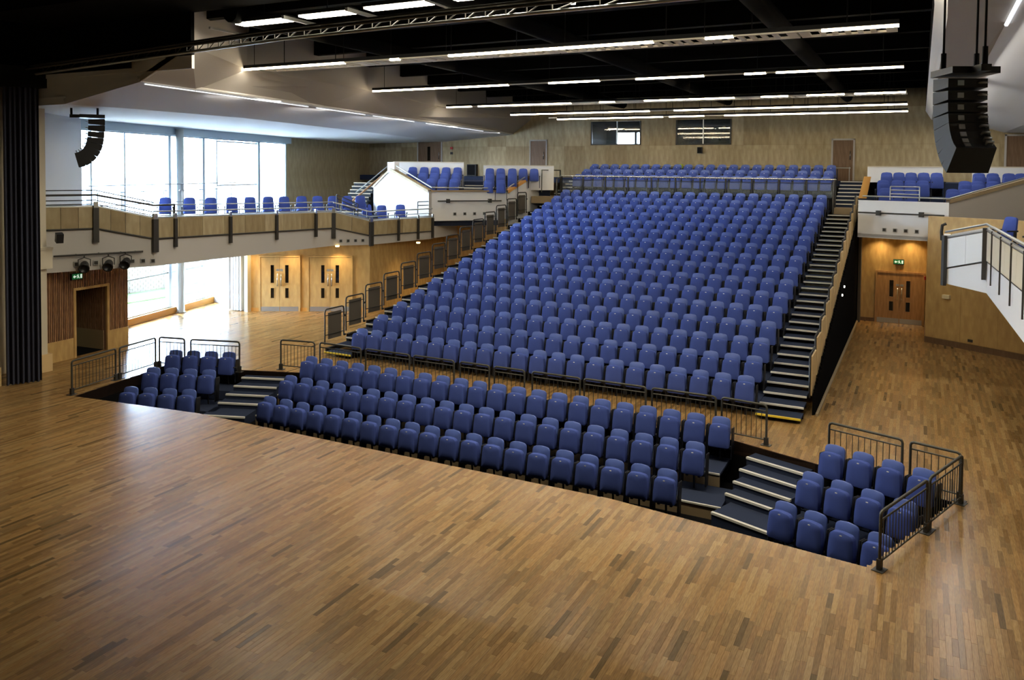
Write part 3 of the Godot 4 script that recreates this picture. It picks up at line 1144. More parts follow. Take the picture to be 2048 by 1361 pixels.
	var wp := struct("wall_passage_side", k, M.slat_gap)
	for i in 14:
		k = Mk.new()
		k.t = F
		var z := (0.16 + i * 0.1) * out
		k.ab(Vector3(s1 - 0.02, 0.62, z - 0.035), Vector3(s1 + 0.03, 2.2, z + 0.035))
		part("slat", k, M.slat_wood_dark, wp)
	k = Mk.new()
	k.t = F
	k.ab(Vector3(s1 - 0.02, 0, 0.1 * out), Vector3(s1 + 0.03, 0.62, 1.6 * out))
	part("dado_panel", k, M.beige_fascia, wp)
	k = Mk.new()
	k.t = F
	k.ab(Vector3(s0 - 0.9, 0, 0.1 * out), Vector3(s0 - 0.8, 2.4, 1.6 * out))
	k.ab(Vector3(s0 - 0.9, 2.4, 0.1 * out), Vector3(s1 + 0.4, 2.5, 1.75 * out))
	struct("wall_passage_near", k, M.pale_wall)
	k = Mk.new()
	k.t = F
	k.ab(Vector3(s0 - 0.8, 0.001, 0.1 * out), Vector3(s1 + 0.02, 0.008, 1.6 * out))
	struct("floor_passage", k, M.pit_black)
	# wall from the slatted wall to the facade on the gallery level, and below
	k = wall(Vector2(-19.3, 5.6), Vector2(-21.76, 2.16), 3.3, 10.3, 0.2)
	struct("wall_left_upper", k, M.grey_paint)
	k = Mk.new()
	k.t = F
	k.ab(Vector3(L, 0, 0.1 * out), Vector3(L + 0.02, 2.75, 0.5 * out))
	struct("wall_left_end", k, M.slat_wood_dark)
	k = wall(Vector2(-20.2, 2.2), Vector2(-21.76, 2.3), 0, 3.3, 0.2)
	struct("wall_lobby_end", k, M.white_paint)
	# white wall right of the lower window, folding partition, post, recess
	k = wall(Vector2(-24.0, -5.75), Vector2(-22.3, -5.35), 0, 3.3, 0.2)
	struct("wall_lobby", k, M.white_paint)
	k = wall(Vector2(-23.9, -5.66), Vector2(-22.3, -5.3), 0, 0.16, 0.04)
	struct("baseboard_lobby", k, M.timber_base)
	k = wall(Vector2(-22.3, -5.35), Vector2(-20.5, -5.3), 0, 3.3, 0.2)
	struct("wall_lobby_recess", k, M.cream_paint)
	var t := thing("folding_partition", "white concertina partition folded against the lobby wall left of the double doors", "partition", Vector3(-21.55, 0.03, -4.55))
	for i in 8:
		k = Mk.new()
		var x := i * 0.075
		k.t = Transform3D(Basis(Vector3.UP, 0.35 if i % 2 else -0.35), Vector3(x, 0, 0))
		k.ab(Vector3(-0.03, 0, -0.2), Vector3(0.03, 2.7, 0.2))
		part("leaf", k, M.white_paint, t)
	k = Mk.new()
	k.ab(Vector3(-20.78, 0, -4.6), Vector3(-20.6, 2.76, -4.4))
	struct("trim_13", k, M.cream_paint)
	# angled wall with two pairs of doors
	var d0 := Vector2(-20.6, -4.6)
	var d1 := Vector2(-16.43, -7.0)
	var DL := (d1 - d0).length()
	var FD := frame(d0, d1)
	var sg := 1.0 if FD.basis.z.x > 0.0 else -1.0
	# door openings measured along the wall
	var o1 := [0.32, 2.0]
	var o2 := [2.28, 4.12]
	k = wall(d0, d1, 0, 3.3, -0.2 * sg, [[o1[0], o1[1], -0.01, 2.3], [o2[0], o2[1], -0.01, 2.3]])
	struct("wall_lobby_doors", k, M.maple)
	for q in [[0.0, o1[0]], [o1[1], o2[0]], [o2[1], DL]]:
		k = Mk.new()
		k.t = FD
		k.ab(Vector3(q[0], 0, 0.0), Vector3(q[1], 0.15, 0.02 * sg))
		struct("baseboard_doors", k, M.timber_base)
	var dir := (d1 - d0) / DL
	double_door("door_1", d0 + dir * o1[0] , d0 + dir * o1[1], 2.3, M.maple, sg)
	double_door("door_2", d0 + dir * o2[0], d0 + dir * o2[1], 2.3, M.maple, sg)
	k = Mk.new()
	k.t = FD
	k.ab(Vector3(0, 0, -0.35 * sg), Vector3(DL, 2.6, -0.25 * sg))
	struct("wall_behind_doors", k, M.slat_gap)
	# return wall behind the left stair guards
	k = wall(Vector2(-16.43, -7.0), Vector2(-16.6, -13.0), 0, 3.3, -0.2)
	struct("wall_alcove_left", k, M.maple)
	k = wall(Vector2(-16.6, -13.0), Vector2(-13.4, -13.3), 0, 3.6, -0.2)
	struct("wall_alcove_back", k, M.maple)

func upper_left() -> void:
	var k: Mk
	# beige wall between the facade and the back wall
	k = wall(Vector2(-25.73, -12.12), Vector2(-27.5, -21.5), 3.3, 10.3, 0.2 if frame(Vector2(-25.73, -12.12), Vector2(-27.5, -21.5)).basis.z.x < 0 else -0.2)
	struct("wall_side_left", k, M.birch)
	# small upper gallery: white front, raked sides
	var L0 := Vector2(-15.85, -10.72)
	var R0 := Vector2(-13.45, -13.45)
	k = wall(L0, R0, 3.55, 4.86, -0.15)
	struct("wall_upper_gallery_front", k, M.white_paint)
	k = Mk.new()
	k.t = frame(L0, R0)
	k.ab(Vector3(-0.03, 4.86, -0.19), Vector3((R0 - L0).length() + 0.03, 4.93, 0.04))
	struct("trim_14", k, M.beige_fascia)
	# left flank: rises back to the peak then falls to the steps
	var P1 := Vector2(-18.75, -11.85)
	var P2 := Vector2(-20.1, -12.3)
	k = Mk.new()
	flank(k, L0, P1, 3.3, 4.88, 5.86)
	struct("wall_upper_gallery_left", k, M.white_dimmed)
	k = Mk.new()
	flank(k, P1, P2, 3.3, 5.86, 5.0)
	struct("wall_upper_gallery_steps", k, M.white_paint)
	k = Mk.new()
	k.ab(Vector3(P1.x - 0.2, 5.7, P1.y - 0.2), Vector3(P1.x + 0.2, 6.2, P1.y + 0.2))
	struct("wall_upper_gallery_pier", k, M.white_paint)
	k = Mk.new()
	k.t = Transform3D()
	cap(k, L0, P1, 4.88, 5.86)
	cap(k, P1, P2, 5.86, 5.0)
	struct("trim_15", k, M.birch_dark)
	# right flank along the tier stairs
	k = Mk.new()
	flank(k, R0, Vector2(-13.3, -16.7), 3.3, 4.84, 5.82)
	struct("wall_upper_gallery_right", k, M.white_paint)
	k = Mk.new()
	cap(k, R0, Vector2(-13.3, -16.7), 4.84, 5.82)
	struct("trim_16", k, M.timber_base)
	# stepped floors, rows square to the line of sight
	var u := Vector2(0.89, -0.456)
	var bk := Vector2(-0.456, -0.89)
	var f0 := Vector2(-15.3, -11.6) + bk * 0.35
	var y := 4.5
	for r in 4:
		k = Mk.new()
		var o := f0 + bk * (0.95 * r - 0.35)
		var w0 := -0.9 - r * 0.75
		var gal := PackedVector2Array([Vector2(-15.95, -10.95), Vector2(-13.62, -13.5), Vector2(-13.5, -16.6), Vector2(-12.0, -16.6), Vector2(-12.0, -21.3), Vector2(-22.0, -21.3), Vector2(-20.0, -12.6), Vector2(-18.7, -12.05)])
		var pl := Geometry2D.intersect_polygons(gal, PackedVector2Array([o + u * (w0 - 2.5), o + u * 4.6, o + u * 4.6 + bk * (0.97 if r < 3 else 6.0), o + u * (w0 - 2.5) + bk * (0.97 if r < 3 else 6.0)]))
		for pg in pl:
			k.prism(pg, 3.3, [4.5, 4.76, 5.03, 5.3][r])
		struct("floor_upper_gallery", k, M.carpet)
	# white half walls behind the seats
	for q in [[Vector2(-19.35, -12.7), Vector2(-16.3, -14.3), 6.2], [Vector2(-15.45, -14.75), Vector2(-12.4, -16.35), 6.07]]:
		k = wall(q[0], q[1], 4.9, q[2], 0.12)
		struct("wall_half", k, M.white_paint)
		k = wall(q[0] , q[1], q[2], q[2] + 0.04, 0.16)
		struct("trim_17", k, M.cream_paint)
	# steps between the two seat groups
	var t := thing("gallery_steps", "pale-edged steps between the two seat groups of the small upper left gallery", "steps")
	for j in 4:
		k = Mk.new()
		var o := Vector2(-15.2, -12.35) + bk * (j * 0.48)
		k.prism(PackedVector2Array([o, o + u * 0.9, o + u * 0.9 + bk * 0.5, o + bk * 0.5]), 4.5, 4.7 + j * 0.14)
		var stp := part("step", k, M.carpet, t)
		k = Mk.new()
		k.prism(PackedVector2Array([o - bk * 0.03, o + u * 0.9 - bk * 0.03, o + u * 0.9 + bk * 0.04, o + bk * 0.04]), 4.67 + j * 0.14, 4.705 + j * 0.14)
		part("nosing", k, M.nosing, stp)
	# metal handrail on the gallery front and flanks
	t = thing("gallery_handrail", "thin steel handrail round the small upper left gallery", "railing")
	for q in [[Vector3(-15.85, 5.05, -10.75), Vector3(-13.45, 5.03, -13.45)], [Vector3(-15.85, 5.05, -10.75), Vector3(-18.5, 6.02, -11.75)], [Vector3(-13.45, 5.03, -13.45), Vector3(-13.3, 6.0, -16.7)]]:
		k = Mk.new()
		k.tube([q[0], q[1]], 0.03)
		part("rail", k, M.steel, t)
	# steps up from the long gallery with their handrail
	t = thing("gallery_staircase", "flight of dark steps climbing beside the beige left wall to the upper gallery", "staircase")
	for j in 9:
		k = Mk.new()
		var o := Vector2(-20.3, -11.0) + Vector2(-0.1, -0.28) * j
		k.ab(Vector3(o.x - 1.1, 3.3, o.y - 0.3), Vector3(o.x + 0.3, 3.8 + j * 0.17, o.y))
		part("step", k, M.black, t)
		k = Mk.new()
		k.ab(Vector3(o.x - 1.1, 3.77 + j * 0.17, o.y - 0.03), Vector3(o.x + 0.3, 3.81 + j * 0.17, o.y + 0.02))
		part("nosing", k, M.beige_fascia, t)
	k = Mk.new()
	k.tube([Vector3(-20.67, 4.72, -11.47), Vector3(-19.88, 6.07, -13.06)], 0.03)
	part("handrail", k, M.steel, t)
	k = Mk.new()
	k.tube([Vector3(-20.9, 4.3, -11.47), Vector3(-20.2, 5.6, -13.06)], 0.05)
	part("handrail", k, M.slat_wood, t)
	# gate at the tier stairs
	t = thing("stair_gate", "small steel gate across the cross aisle beside the top of the left tier steps", "gate")
	for q in [[-15.4, -16.4], [-16.5, -17.6]]:
		k = Mk.new()
		k.tube([Vector3(-12.6, 4.8, q[0]), Vector3(-12.6, 5.88, q[0]), Vector3(-12.6, 5.88, q[1]), Vector3(-12.6, 4.8, q[1])], 0.025)
		part("frame", k, M.rail_metal, t)
	k = Mk.new()
	k.ab(Vector3(-13.25, 4.27, -17.6), Vector3(-11.85, 4.6, -15.6))
	struct("floor_cross_aisle", k, M.beige_fascia)
	# lighting bar and vents on the white front
	var FF := frame(L0, R0)
	light_bar(FF, [0.25, 3.3], 4.45, [0.75, 2.75], "dark lighting bar with two clamps on the white front of the small upper left gallery")
	for j in 4:
		var a := L0.lerp(R0, 0.3 + j * 0.13)
		vent(Vector3(a.x, 3.86, a.y), FF.basis, "small square vent in the white front of the upper left gallery, %s from left" % ORD[j], "vents of the upper left gallery front")

func flank(k: Mk, a: Vector2, b: Vector2, y0: float, ya: float, yb: float) -> void:
	k.t = frame(a, b)
	var L := (b - a).length()
	for z in [0.0, -0.15]:
		pass
	k.quad(Vector3(0, y0, 0), Vector3(L, y0, 0), Vector3(L, yb, 0), Vector3(0, ya, 0))
	k.quad(Vector3(L, y0, -0.15), Vector3(0, y0, -0.15), Vector3(0, ya, -0.15), Vector3(L, yb, -0.15))
	k.quad(Vector3(0, ya, 0), Vector3(L, yb, 0), Vector3(L, yb, -0.15), Vector3(0, ya, -0.15))
	k.quad(Vector3(0, y0, -0.15), Vector3(0, y0, 0), Vector3(0, ya, 0), Vector3(0, ya, -0.15))
	k.quad(Vector3(L, y0, 0), Vector3(L, y0, -0.15), Vector3(L, yb, -0.15), Vector3(L, yb, 0))

func cap(k: Mk, a: Vector2, b: Vector2, ya: float, yb: float) -> void:
	k.t = frame(a, b)
	var L := (b - a).length()
	var w0 := -0.2
	var w1 := 0.05
	k.quad(Vector3(0, ya + .06, w1), Vector3(L, yb + .06, w1), Vector3(L, yb + .06, w0), Vector3(0, ya + .06, w0))
	k.quad(Vector3(0, ya - .06, w1), Vector3(L, yb - .06, w1), Vector3(L, yb + .06, w1), Vector3(0, ya + .06, w1))
	k.quad(Vector3(L, yb - .06, w0), Vector3(0, ya - .06, w0), Vector3(0, ya + .06, w0), Vector3(L, yb + .06, w0))

func light_bar(F: Transform3D, xs: Array, y: float, clamps: Array, label: String) -> void:
	var s := 1.0
	if (F.basis.z.dot(Vector3(0.456, 0, 0.89)) < 0.0):
		s = -1.0
	var t := thing("lighting_bar", label, "lighting bar")
	var k := Mk.new()
	k.t = F
	k.tube([Vector3(xs[0], y, 0.12 * s), Vector3(xs[1], y, 0.12 * s)], 0.03)
	part("pipe", k, M.dark_metal, t)
	for c in clamps:
		k = Mk.new()
		k.t = F
		k.ab(Vector3(c - 0.07, y - 0.09, 0.0), Vector3(c + 0.07, y + 0.09, 0.16 * s))
		part("clamp", k, M.dark_metal, t)

func back_wall() -> void:
	var k: Mk
	var zb := -21.5
	# openings: control room window, dark window, doors
	var x0 := -27.6
	var ha := [-12.5 - x0, -9.65 - x0, 7.27, 8.55]
	var hb := [-7.77 - x0, -4.92 - x0, 7.25, 8.55]
	k = wall(Vector2(x0, zb), Vector2(9.6, zb), -0.3, 10.3, -0.25, [ha, hb])
	if frame(Vector2(x0, zb), Vector2(9.6, zb)).basis.z.z < 0.0:
		k = wall(Vector2(x0, zb), Vector2(9.6, zb), -0.3, 10.3, 0.25, [ha, hb])
	var w := struct("wall_back", k, M.birch_dark)
	# plywood sheets
	var rng := RandomNumberGenerator.new()
	rng.seed = 5
	var x := -27.5
	while x < 9.2:
		var x1 := minf(x + 1.22, 9.4)
		for yy in [[4.55, 7.22], [7.235, 8.95]]:
			var spans := [[x + 0.004, x1 - 0.004]]
			if yy[0] > 7.0:
				for h in [[-12.55, -9.6], [-7.82, -4.87]]:
					var nx := []
					for sp in spans:
						if h[0] > sp[0]:
							nx.append([sp[0], minf(h[0], sp[1])])
						if h[1] < sp[1]:
							nx.append([maxf(h[1], sp[0]), sp[1]])
						if h[0] >= sp[1] or h[1] <= sp[0]:
							pass
					var keep := []
					for sp in nx:
						if sp[1] - sp[0] > 0.05 and not keep.has(sp):
							keep.append(sp)
					spans = keep
			for sp in spans:
				k = Mk.new()
				k.ab(Vector3(sp[0], yy[0], zb), Vector3(sp[1], yy[1], zb + 0.018))
				part("panel", k, [M.birch, M.birch_dark, M.birch_light][rng.randi() % 3], w)
		x += 1.22
	# control room windows
	for q in [["window_2", -12.5, -9.65, 7.27, [-11.0, -11.2]], ["window_3", -7.77, -4.92, 7.25, [-6.35]]]:
		var nd := Node3D.new()
		nd.name = q[0]
		nd.set_meta("kind", "structure")
		add_child(nd)
		k = Mk.new()
		k.ab(Vector3(q[1], q[3], zb - 0.1), Vector3(q[2], q[3] + 0.06, zb + 0.03))
		k.ab(Vector3(q[1], q[3], zb - 0.1), Vector3(q[1] + 0.07, 8.55, zb + 0.03))
		k.ab(Vector3(q[2] - 0.07, q[3], zb - 0.1), Vector3(q[2], 8.55, zb + 0.03))
		part("frame", k, M.dark_metal, nd)
		k = Mk.new()
		k.ab(Vector3(q[4][0] - 0.025, q[3], zb - 0.06), Vector3(q[4][0] + 0.025, 8.55, zb))
		part("mullion", k, M.steel, nd)
		for pz in [[q[1] + 0.07, q[4][0] - 0.025], [q[4][0] + 0.025, q[2] - 0.07]]:
			k = Mk.new()
			k.ab(Vector3(pz[0], q[3] + 0.06, zb - 0.04), Vector3(pz[1], 8.55, zb - 0.03))
			part("pane", k, M.tinted_glass, nd)
	# control room: dark box with two small outside windows behind the left-hand opening
	k = Mk.new()
	k.ab(Vector3(-13.0, 6.9, -24.9), Vector3(-12.8, 9.2, -21.7))
	k.ab(Vector3(-9.0, 6.9, -24.9), Vector3(-8.8, 9.2, -21.7))
	k.ab(Vector3(-13.0, 9.2, -24.9), Vector3(-4.0, 9.4, -21.7))
	k.ab(Vector3(-13.0, 6.7, -24.9), Vector3(-4.0, 6.9, -21.7))
	k.ab(Vector3(-4.2, 6.9, -24.9), Vector3(-4.0, 9.2, -21.7))
	k.ab(Vector3(-8.8, 6.9, -24.9), Vector3(-4.2, 9.2, -24.7))
	struct("wall_control_room", k, M.black)
	k = wall(Vector2(-12.8, -24.7), Vector2(-9.0, -24.7), 6.9, 9.2, -0.2, [[0.62, 1.72, 7.0, 8.1], [1.84, 2.5, 7.0, 8.1]])
	struct("wall_control_room_back", k, M.dark_metal)
	# upper doors
	single_door("door_3", -16.2, -15.1, 5.5, 7.6, M.door_brown, false)
	single_door("door_4", -0.2, 0.84, 5.5, 7.5, M.door_brown, false)
	single_door("door_5", -23.85, -22.05, 5.5, 7.65, M.door_brown, true)
	single_door("door_6", 6.85, 8.4, 5.5, 7.62, M.door_brown, false)
	# fittings
	var t := thing("wall_speaker", "small square black loudspeaker on the back wall below the dark window", "speaker", Vector3(-6.47, 6.97, zb + 0.02))
	k = Mk.new()
	k.ab(Vector3(-0.12, -0.16, 0), Vector3(0.12, 0.16, 0.2))
	part("cabinet", k, M.speaker_black, t)
	k = Mk.new()
	k.ab(Vector3(-0.1, -0.14, 0.2), Vector3(0.1, 0.14, 0.21))
	part("grille", k, M.speaker_grille, t)
	t = thing("wall_speaker", "square dark loudspeaker on the wall in the gap between the upper left seat groups", "speaker", Vector3(-19.9, 5.85, zb + 0.02))
	k = Mk.new()
	k.ab(Vector3(-0.3, -0.34, 0), Vector3(0.3, 0.34, 0.25))
	part("cabinet", k, M.speaker_black, t)
	k = Mk.new()
	k.ab(Vector3(-0.26, -0.3, 0.25), Vector3(0.26, 0.3, 0.26))
	part("grille", k, M.speaker_grille, t)
	for q in [[-21.4, 7.15, "red_plastic", "small red call point on the back wall right of the upper left doors"], [-21.4, 6.85, "dark_metal", "small dark switch on the back wall below the red call point"]]:
		k = Mk.new()
		k.ab(Vector3(q[0] - 0.08, q[1] - 0.07, zb + 0.018), Vector3(q[0] + 0.08, q[1] + 0.07, zb + 0.07))
		one("call_point" if q[2] == "red_plastic" else "wall_switch", k, M[q[2]], q[3], "switch")
	k = Mk.new()
	k.tube([Vector3(-7.13, 6.02, -20.28), Vector3(-7.13, 6.24, -20.28)], 0.09, 10)
	one("lime_tag", k, M.lime, "small lime-yellow object on the rail behind the rearmost seats", "tag")
	t = thing("rear_rail", "thin steel rail along the wall behind the rearmost row of seats", "railing")
	k = Mk.new()
	k.tube([Vector3(-11.95, 6.16, -20.3), Vector3(0.75, 6.1, -20.3)], 0.025)
	part("rail", k, M.steel, t)
	for i in 7:
		k = Mk.new()
		var px := -11.9 + i * 2.1
		k.tube([Vector3(px, 5.5, -20.3), Vector3(px, 6.15, -20.3)], 0.02)
		part("post", k, M.steel, t)

func single_door(nm: String, x0: float, x1: float, y0: float, y1: float, wood: Material, vision: bool) -> void:
	var zb := -21.48
	var d := Node3D.new()
	d.name = nm
	d.set_meta("kind", "structure")
	add_child(d)
	var k := Mk.new()
	k.ab(Vector3(x0, y0, zb), Vector3(x0 + 0.08, y1, zb + 0.07))
	k.ab(Vector3(x1 - 0.08, y0, zb), Vector3(x1, y1, zb + 0.07))
	k.ab(Vector3(x0, y1 - 0.08, zb), Vector3(x1, y1, zb + 0.07))
	part("frame", k, M.taupe_paint, d)
	k = Mk.new()
	k.ab(Vector3(x0 + 0.08, y0, zb), Vector3(x1 - 0.08, y1 - 0.08, zb + 0.04))
	var lf := part("leaf", k, wood, d)
	k = Mk.new()
	k.tube([Vector3(x1 - 0.2, y0 + 1.0, zb + 0.04), Vector3(x1 - 0.2, y0 + 1.0, zb + 0.09), Vector3(x1 - 0.2, y0 + 1.4, zb + 0.09), Vector3(x1 - 0.2, y0 + 1.4, zb + 0.04)], 0.018)
	part("handle", k, M.chrome, lf)
	if vision:
		k = Mk.new()
		k.ab(Vector3(x0 + 0.75, y0 + 0.9, zb + 0.03), Vector3(x0 + 0.95, y0 + 1.75, zb + 0.05))
		part("pane", k, M.dark_glass, lf)

func right_side() -> void:
	var k: Mk
	# alcove below the upper right gallery
	k = wall(Vector2(1.6, -15.1), Vector2(3.93, -15.1), 0, 3.6, -0.2)
	if frame(Vector2(1.6, -15.1), Vector2(3.93, -15.1)).basis.z.z < 0.0:
		k = wall(Vector2(1.6, -15.1), Vector2(3.93, -15.1), 0, 3.6, 0.2)
	struct("wall_alcove_right", k, M.maple)
	double_door("door_7", Vector2(2.13, -15.09), Vector2(3.87, -15.09), 2.04, M.door_wood, 1.0 if frame(Vector2(2, -15), Vector2(3, -15)).basis.z.z > 0 else -1.0)
	k = Mk.new()
	k.ab(Vector3(1.6, 0, -15.08), Vector3(2.13, 0.15, -15.05))
	struct("baseboard_alcove", k, M.door_brown)
	k = Mk.new()
	k.ab(Vector3(3.9, 0, -15.3), Vector3(4.1, 3.6, -11.78))
	struct("wall_alcove_return", k, M.maple)
	k = Mk.new()
	k.ab(Vector3(3.87, 0, -15.1), Vector3(3.9, 0.2, -11.78))
	struct("baseboard_alcove_return", k, M.door_brown)
	# long angled wall
	var a := Vector2(3.89, -11.8)
	var b := Vector2(9.6, -8.42)
	var FR := frame(a, b)
	var sg := 1.0 if FR.basis.z.z > 0.0 else -1.0
	k = wall(a, b, 0, 4.4, -0.2 * sg)
	var rw := struct("wall_right_angled", k, M.maple)
	for i in 6:
		k = Mk.new()
		k.t = FR
		k.ab(Vector3(i * 1.2 + .003, 0.22, 0), Vector3(i * 1.2 + 1.197, 3.6, 0.012 * sg))
		part("panel", k, M.maple, rw)
	k = Mk.new()
	k.t = FR
	k.ab(Vector3(0, 0, 0.0), Vector3(6.6, 0.2, 0.02 * sg))
	struct("baseboard_right", k, M.door_brown)
	# fittings on it
	k = Mk.new()
	k.t = FR
	k.ab(Vector3(0.62, 1.62, 0.012 * sg), Vector3(0.86, 1.75, 0.12 * sg))
	one("wall_sensor", k, M.cream_plastic, "small cream plastic box on the angled timber wall at right", "sensor")
	k = Mk.new()
	k.t = FR
	k.ab(Vector3(1.47, 0.28, 0.012 * sg), Vector3(1.63, 0.37, 0.03 * sg))
	one("wall_socket", k, M.dark_metal, "dark double socket low on the angled timber wall at right", "socket")
	k = Mk.new()
	k.ab(Vector3(3.83, 1.82, -14.9), Vector3(3.9, 1.94, -14.7))
	one("call_point", k, M.red_plastic, "small red call point beside the brown double doors at right", "call point")
	exit_sign(Vector3(2.94, 2.42, -15.05), frame(Vector2(2, -15), Vector2(3, -15)).basis if frame(Vector2(2, -15), Vector2(3, -15)).basis.z.z > 0 else frame(Vector2(2, -15), Vector2(3, -15)).basis.rotated(Vector3.UP, PI), "green exit sign with white arrow above the brown double doors at right")
	exit_sign(Vector3(-19.26, 2.5, 3.85), Basis(Vector3.UP, PI / 2.0 + 0.09), "green exit sign with white arrow above the doorway in the slatted left wall")
	# upper right gallery front
	var g0 := Vector2(1.57, -13.0)
	var g1 := Vector2(4.52, -12.2)
	var FG := frame(g0, g1)
	var gs := 1.0 if FG.basis.z.z > 0.0 else -1.0
	k = wall(g0, g1, 3.5, 4.86, -0.15 * gs)
	struct("wall_right_gallery_front", k, M.white_paint)
	k = Mk.new()
	k.prism(PackedVector2Array([g0, g1, Vector2(4.5, -16.0), Vector2(1.57, -16.0)]), 3.48, 3.62)
	struct("floor_right_gallery", k, M.white_paint)
	k = Mk.new()
	k.prism(PackedVector2Array([Vector2(1.65, -13.2), Vector2(4.5, -12.42), Vector2(9.4, -14.6), Vector2(9.4, -14.7), Vector2(1.65, -14.7)]), 3.62, 4.37)
	k.ab(Vector3(1.62, 3.62, -15.05), Vector3(9.4, 4.66, -14.05))
	k.ab(Vector3(1.62, 3.62, -16.3), Vector3(9.4, 4.96, -15.05))
	struct("trim_18", k, M.carpet)
	k = Mk.new()
	k.ab(Vector3(1.62, 3.62, -21.4), Vector3(9.4, 5.5, -16.3))
	struct("floor_upper_right", k, M.carpet)
	light_bar(FG, [0.05, 2.95], 4.41, [0.75, 2.2], "dark lighting bar with two clamps on the white front of the upper right gallery")
	for j in 4:
		var q := g0.lerp(g1, 0.31 + j * 0.12)
		vent(Vector3(q.x, 3.8, q.y), FG.basis, "small square vent in the white front of the upper right gallery, %s from left" % ORD[j], "vents of the upper right gallery front")
	# half walls behind its seats
	for q in [[1.68, 4.4], [5.4, 9.4]]:
		k = Mk.new()
		k.ab(Vector3(q[0], 4.96, -16.42), Vector3(q[1], 6.12, -16.3))
		struct("wall_half", k, M.white_paint)
		k = Mk.new()
		k.ab(Vector3(q[0], 6.12, -16.44), Vector3(q[1], 6.16, -16.28))
		struct("trim_19", k, M.cream_paint)
	var t := thing("gallery_handrail", "steel handrail with a raised box section on the front of the upper right gallery", "railing")
	k = Mk.new()
	k.tube([Vector3(1.72, 5.02, -12.95), Vector3(4.54, 5.0, -12.25)], 0.028)
	part("rail", k, M.steel, t)
	k = Mk.new()
	for y in [5.12, 5.26, 5.39]:
		k.tube([Vector3(2.65, y, -12.72), Vector3(3.6, y, -12.48)], 0.022)
	k.tube([Vector3(2.65, 4.9, -12.72), Vector3(2.65, 5.39, -12.72)], 0.022)
	k.tube([Vector3(3.6, 4.9, -12.48), Vector3(3.6, 5.39, -12.48)], 0.022)
	part("box_section", k, M.steel, t)
	k = Mk.new()
	k.tube([Vector3(4.54, 5.0, -12.25), Vector3(7.9, 6.1, -13.9)], 0.03)
	part("rail", k, M.steel, t)
	# orange timber end panel beside the steps
	k = Mk.new()
	k.slab(PackedVector2Array([Vector2(0, 0), Vector2(0.28, 0), Vector2(0.42, 0.82), Vector2(0.18, 0.82)]), -0.04, 0.04, 0.005)
	var op := one("timber_screen", k, M.timber_base, "leaning orange timber end panel beside the top of the right tier steps", "panel")
	op.position = Vector3(1.56, 4.92, -13.15)
	# brown flank wall of the gallery over the balcony
	var e1 := Vector2(8.0, -14.0)
	k = Mk.new()
	k.t = frame(g1, e1)
	var EL := (e1 - g1).length()
	for z in [0.0, -0.15]:
		k.quad(Vector3(0, 3.0, z), Vector3(EL, 3.0, z), Vector3(EL, 6.0, z), Vector3(0, 4.9, z))
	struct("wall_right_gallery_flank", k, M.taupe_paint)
	k = Mk.new()
	cap(k, g1, e1, 4.9, 6.0)
	struct("trim_20", k, M.beige_fascia)
	# right balcony: fascia with timber band, drop soffit
	var fr := [[4.33, -8.6, 4.02, 3.2], [4.33, -6.3, 4.02, 3.2], [5.22, -4.78, 4.36, 3.6], [5.5, 6.6, 4.36, 3.75]]
	k = Mk.new()
	for i in 3:
		var p: Array = fr[i]
		var q: Array = fr[i + 1]
		k.t = frame(v2(p), v2(q))
		var L := (v2(q) - v2(p)).length()
		k.quad(Vector3(0, 2.75, 0), Vector3(L, 2.75, 0), Vector3(L, q[3], 0), Vector3(0, p[3], 0))
		k.quad(Vector3(L, 2.75, -0.18), Vector3(0, 2.75, -0.18), Vector3(0, p[3], -0.18), Vector3(L, q[3], -0.18))
		k.quad(Vector3(L, 2.75, 0), Vector3(0, 2.75, 0), Vector3(0, 2.75, -0.18), Vector3(L, 2.75, -0.18))
		k.quad(Vector3(0, p[3], -0.18), Vector3(0, p[3], 0), Vector3(L, q[3], 0), Vector3(L, q[3], -0.18))
	var fb := struct("wall_balcony_right", k, M.white_paint)
	k = Mk.new()
	k.prism(PackedVector2Array([Vector2(4.4, -8.6), Vector2(4.4, -6.3), Vector2(5.32, -4.78), Vector2(5.6, 6.6), Vector2(9.5, 6.6), Vector2(9.5, -8.6)]), 2.76, 3.3)
	struct("floor_balcony_right", k, M.white_paint)
	k = Mk.new()
	k.prism(PackedVector2Array([Vector2(4.45, -8.6), Vector2(4.45, -6.3), Vector2(5.4, -4.78), Vector2(5.7, 6.6), Vector2(9.5, 6.6), Vector2(9.5, -8.6)]), 3.3, 3.8)
	struct("trim_21", k, M.carpet)
	for i in 3:
		var p: Array = fr[i]
		var q: Array = fr[i + 1]
		var L := (v2(q) - v2(p)).length()
		var n: int = [2, 2, 6][i]
		for j in n:
			k = Mk.new()
			k.t = frame(v2(p), v2(q))
			var u0 := float(j) / n
			var u1 := float(j + 1) / n
			var z0 := -0.15
			var z1 := 0.03
			var c := [Vector3(L * u0 + .006, lerpf(p[3], q[3], u0), 0), Vector3(L * u1 - .006, lerpf(p[3], q[3], u1), 0), Vector3(L * u1 - .006, lerpf(p[2], q[2], u1), 0), Vector3(L * u0 + .006, lerpf(p[2], q[2], u0), 0)]
			var o := Vector3(0, 0, z0)
			var h := Vector3(0, 0, z1)
			k.quad(c[3] + o, c[2] + o, c[1] + o, c[0] + o)
			k.quad(c[0] + h, c[1] + h, c[2] + h, c[3] + h)
			k.quad(c[2] + o, c[3] + o, c[3] + h, c[2] + h)
			k.quad(c[0] + o, c[1] + o, c[1] + h, c[0] + h)
			k.quad(c[0] + o, c[0] + h, c[3] + h, c[3] + o)
			k.quad(c[1] + h, c[1] + o, c[2] + o, c[2] + h)
			part("panel", k, M.white_paint if i < 2 else M.cream_paint, fb)
		k = Mk.new()
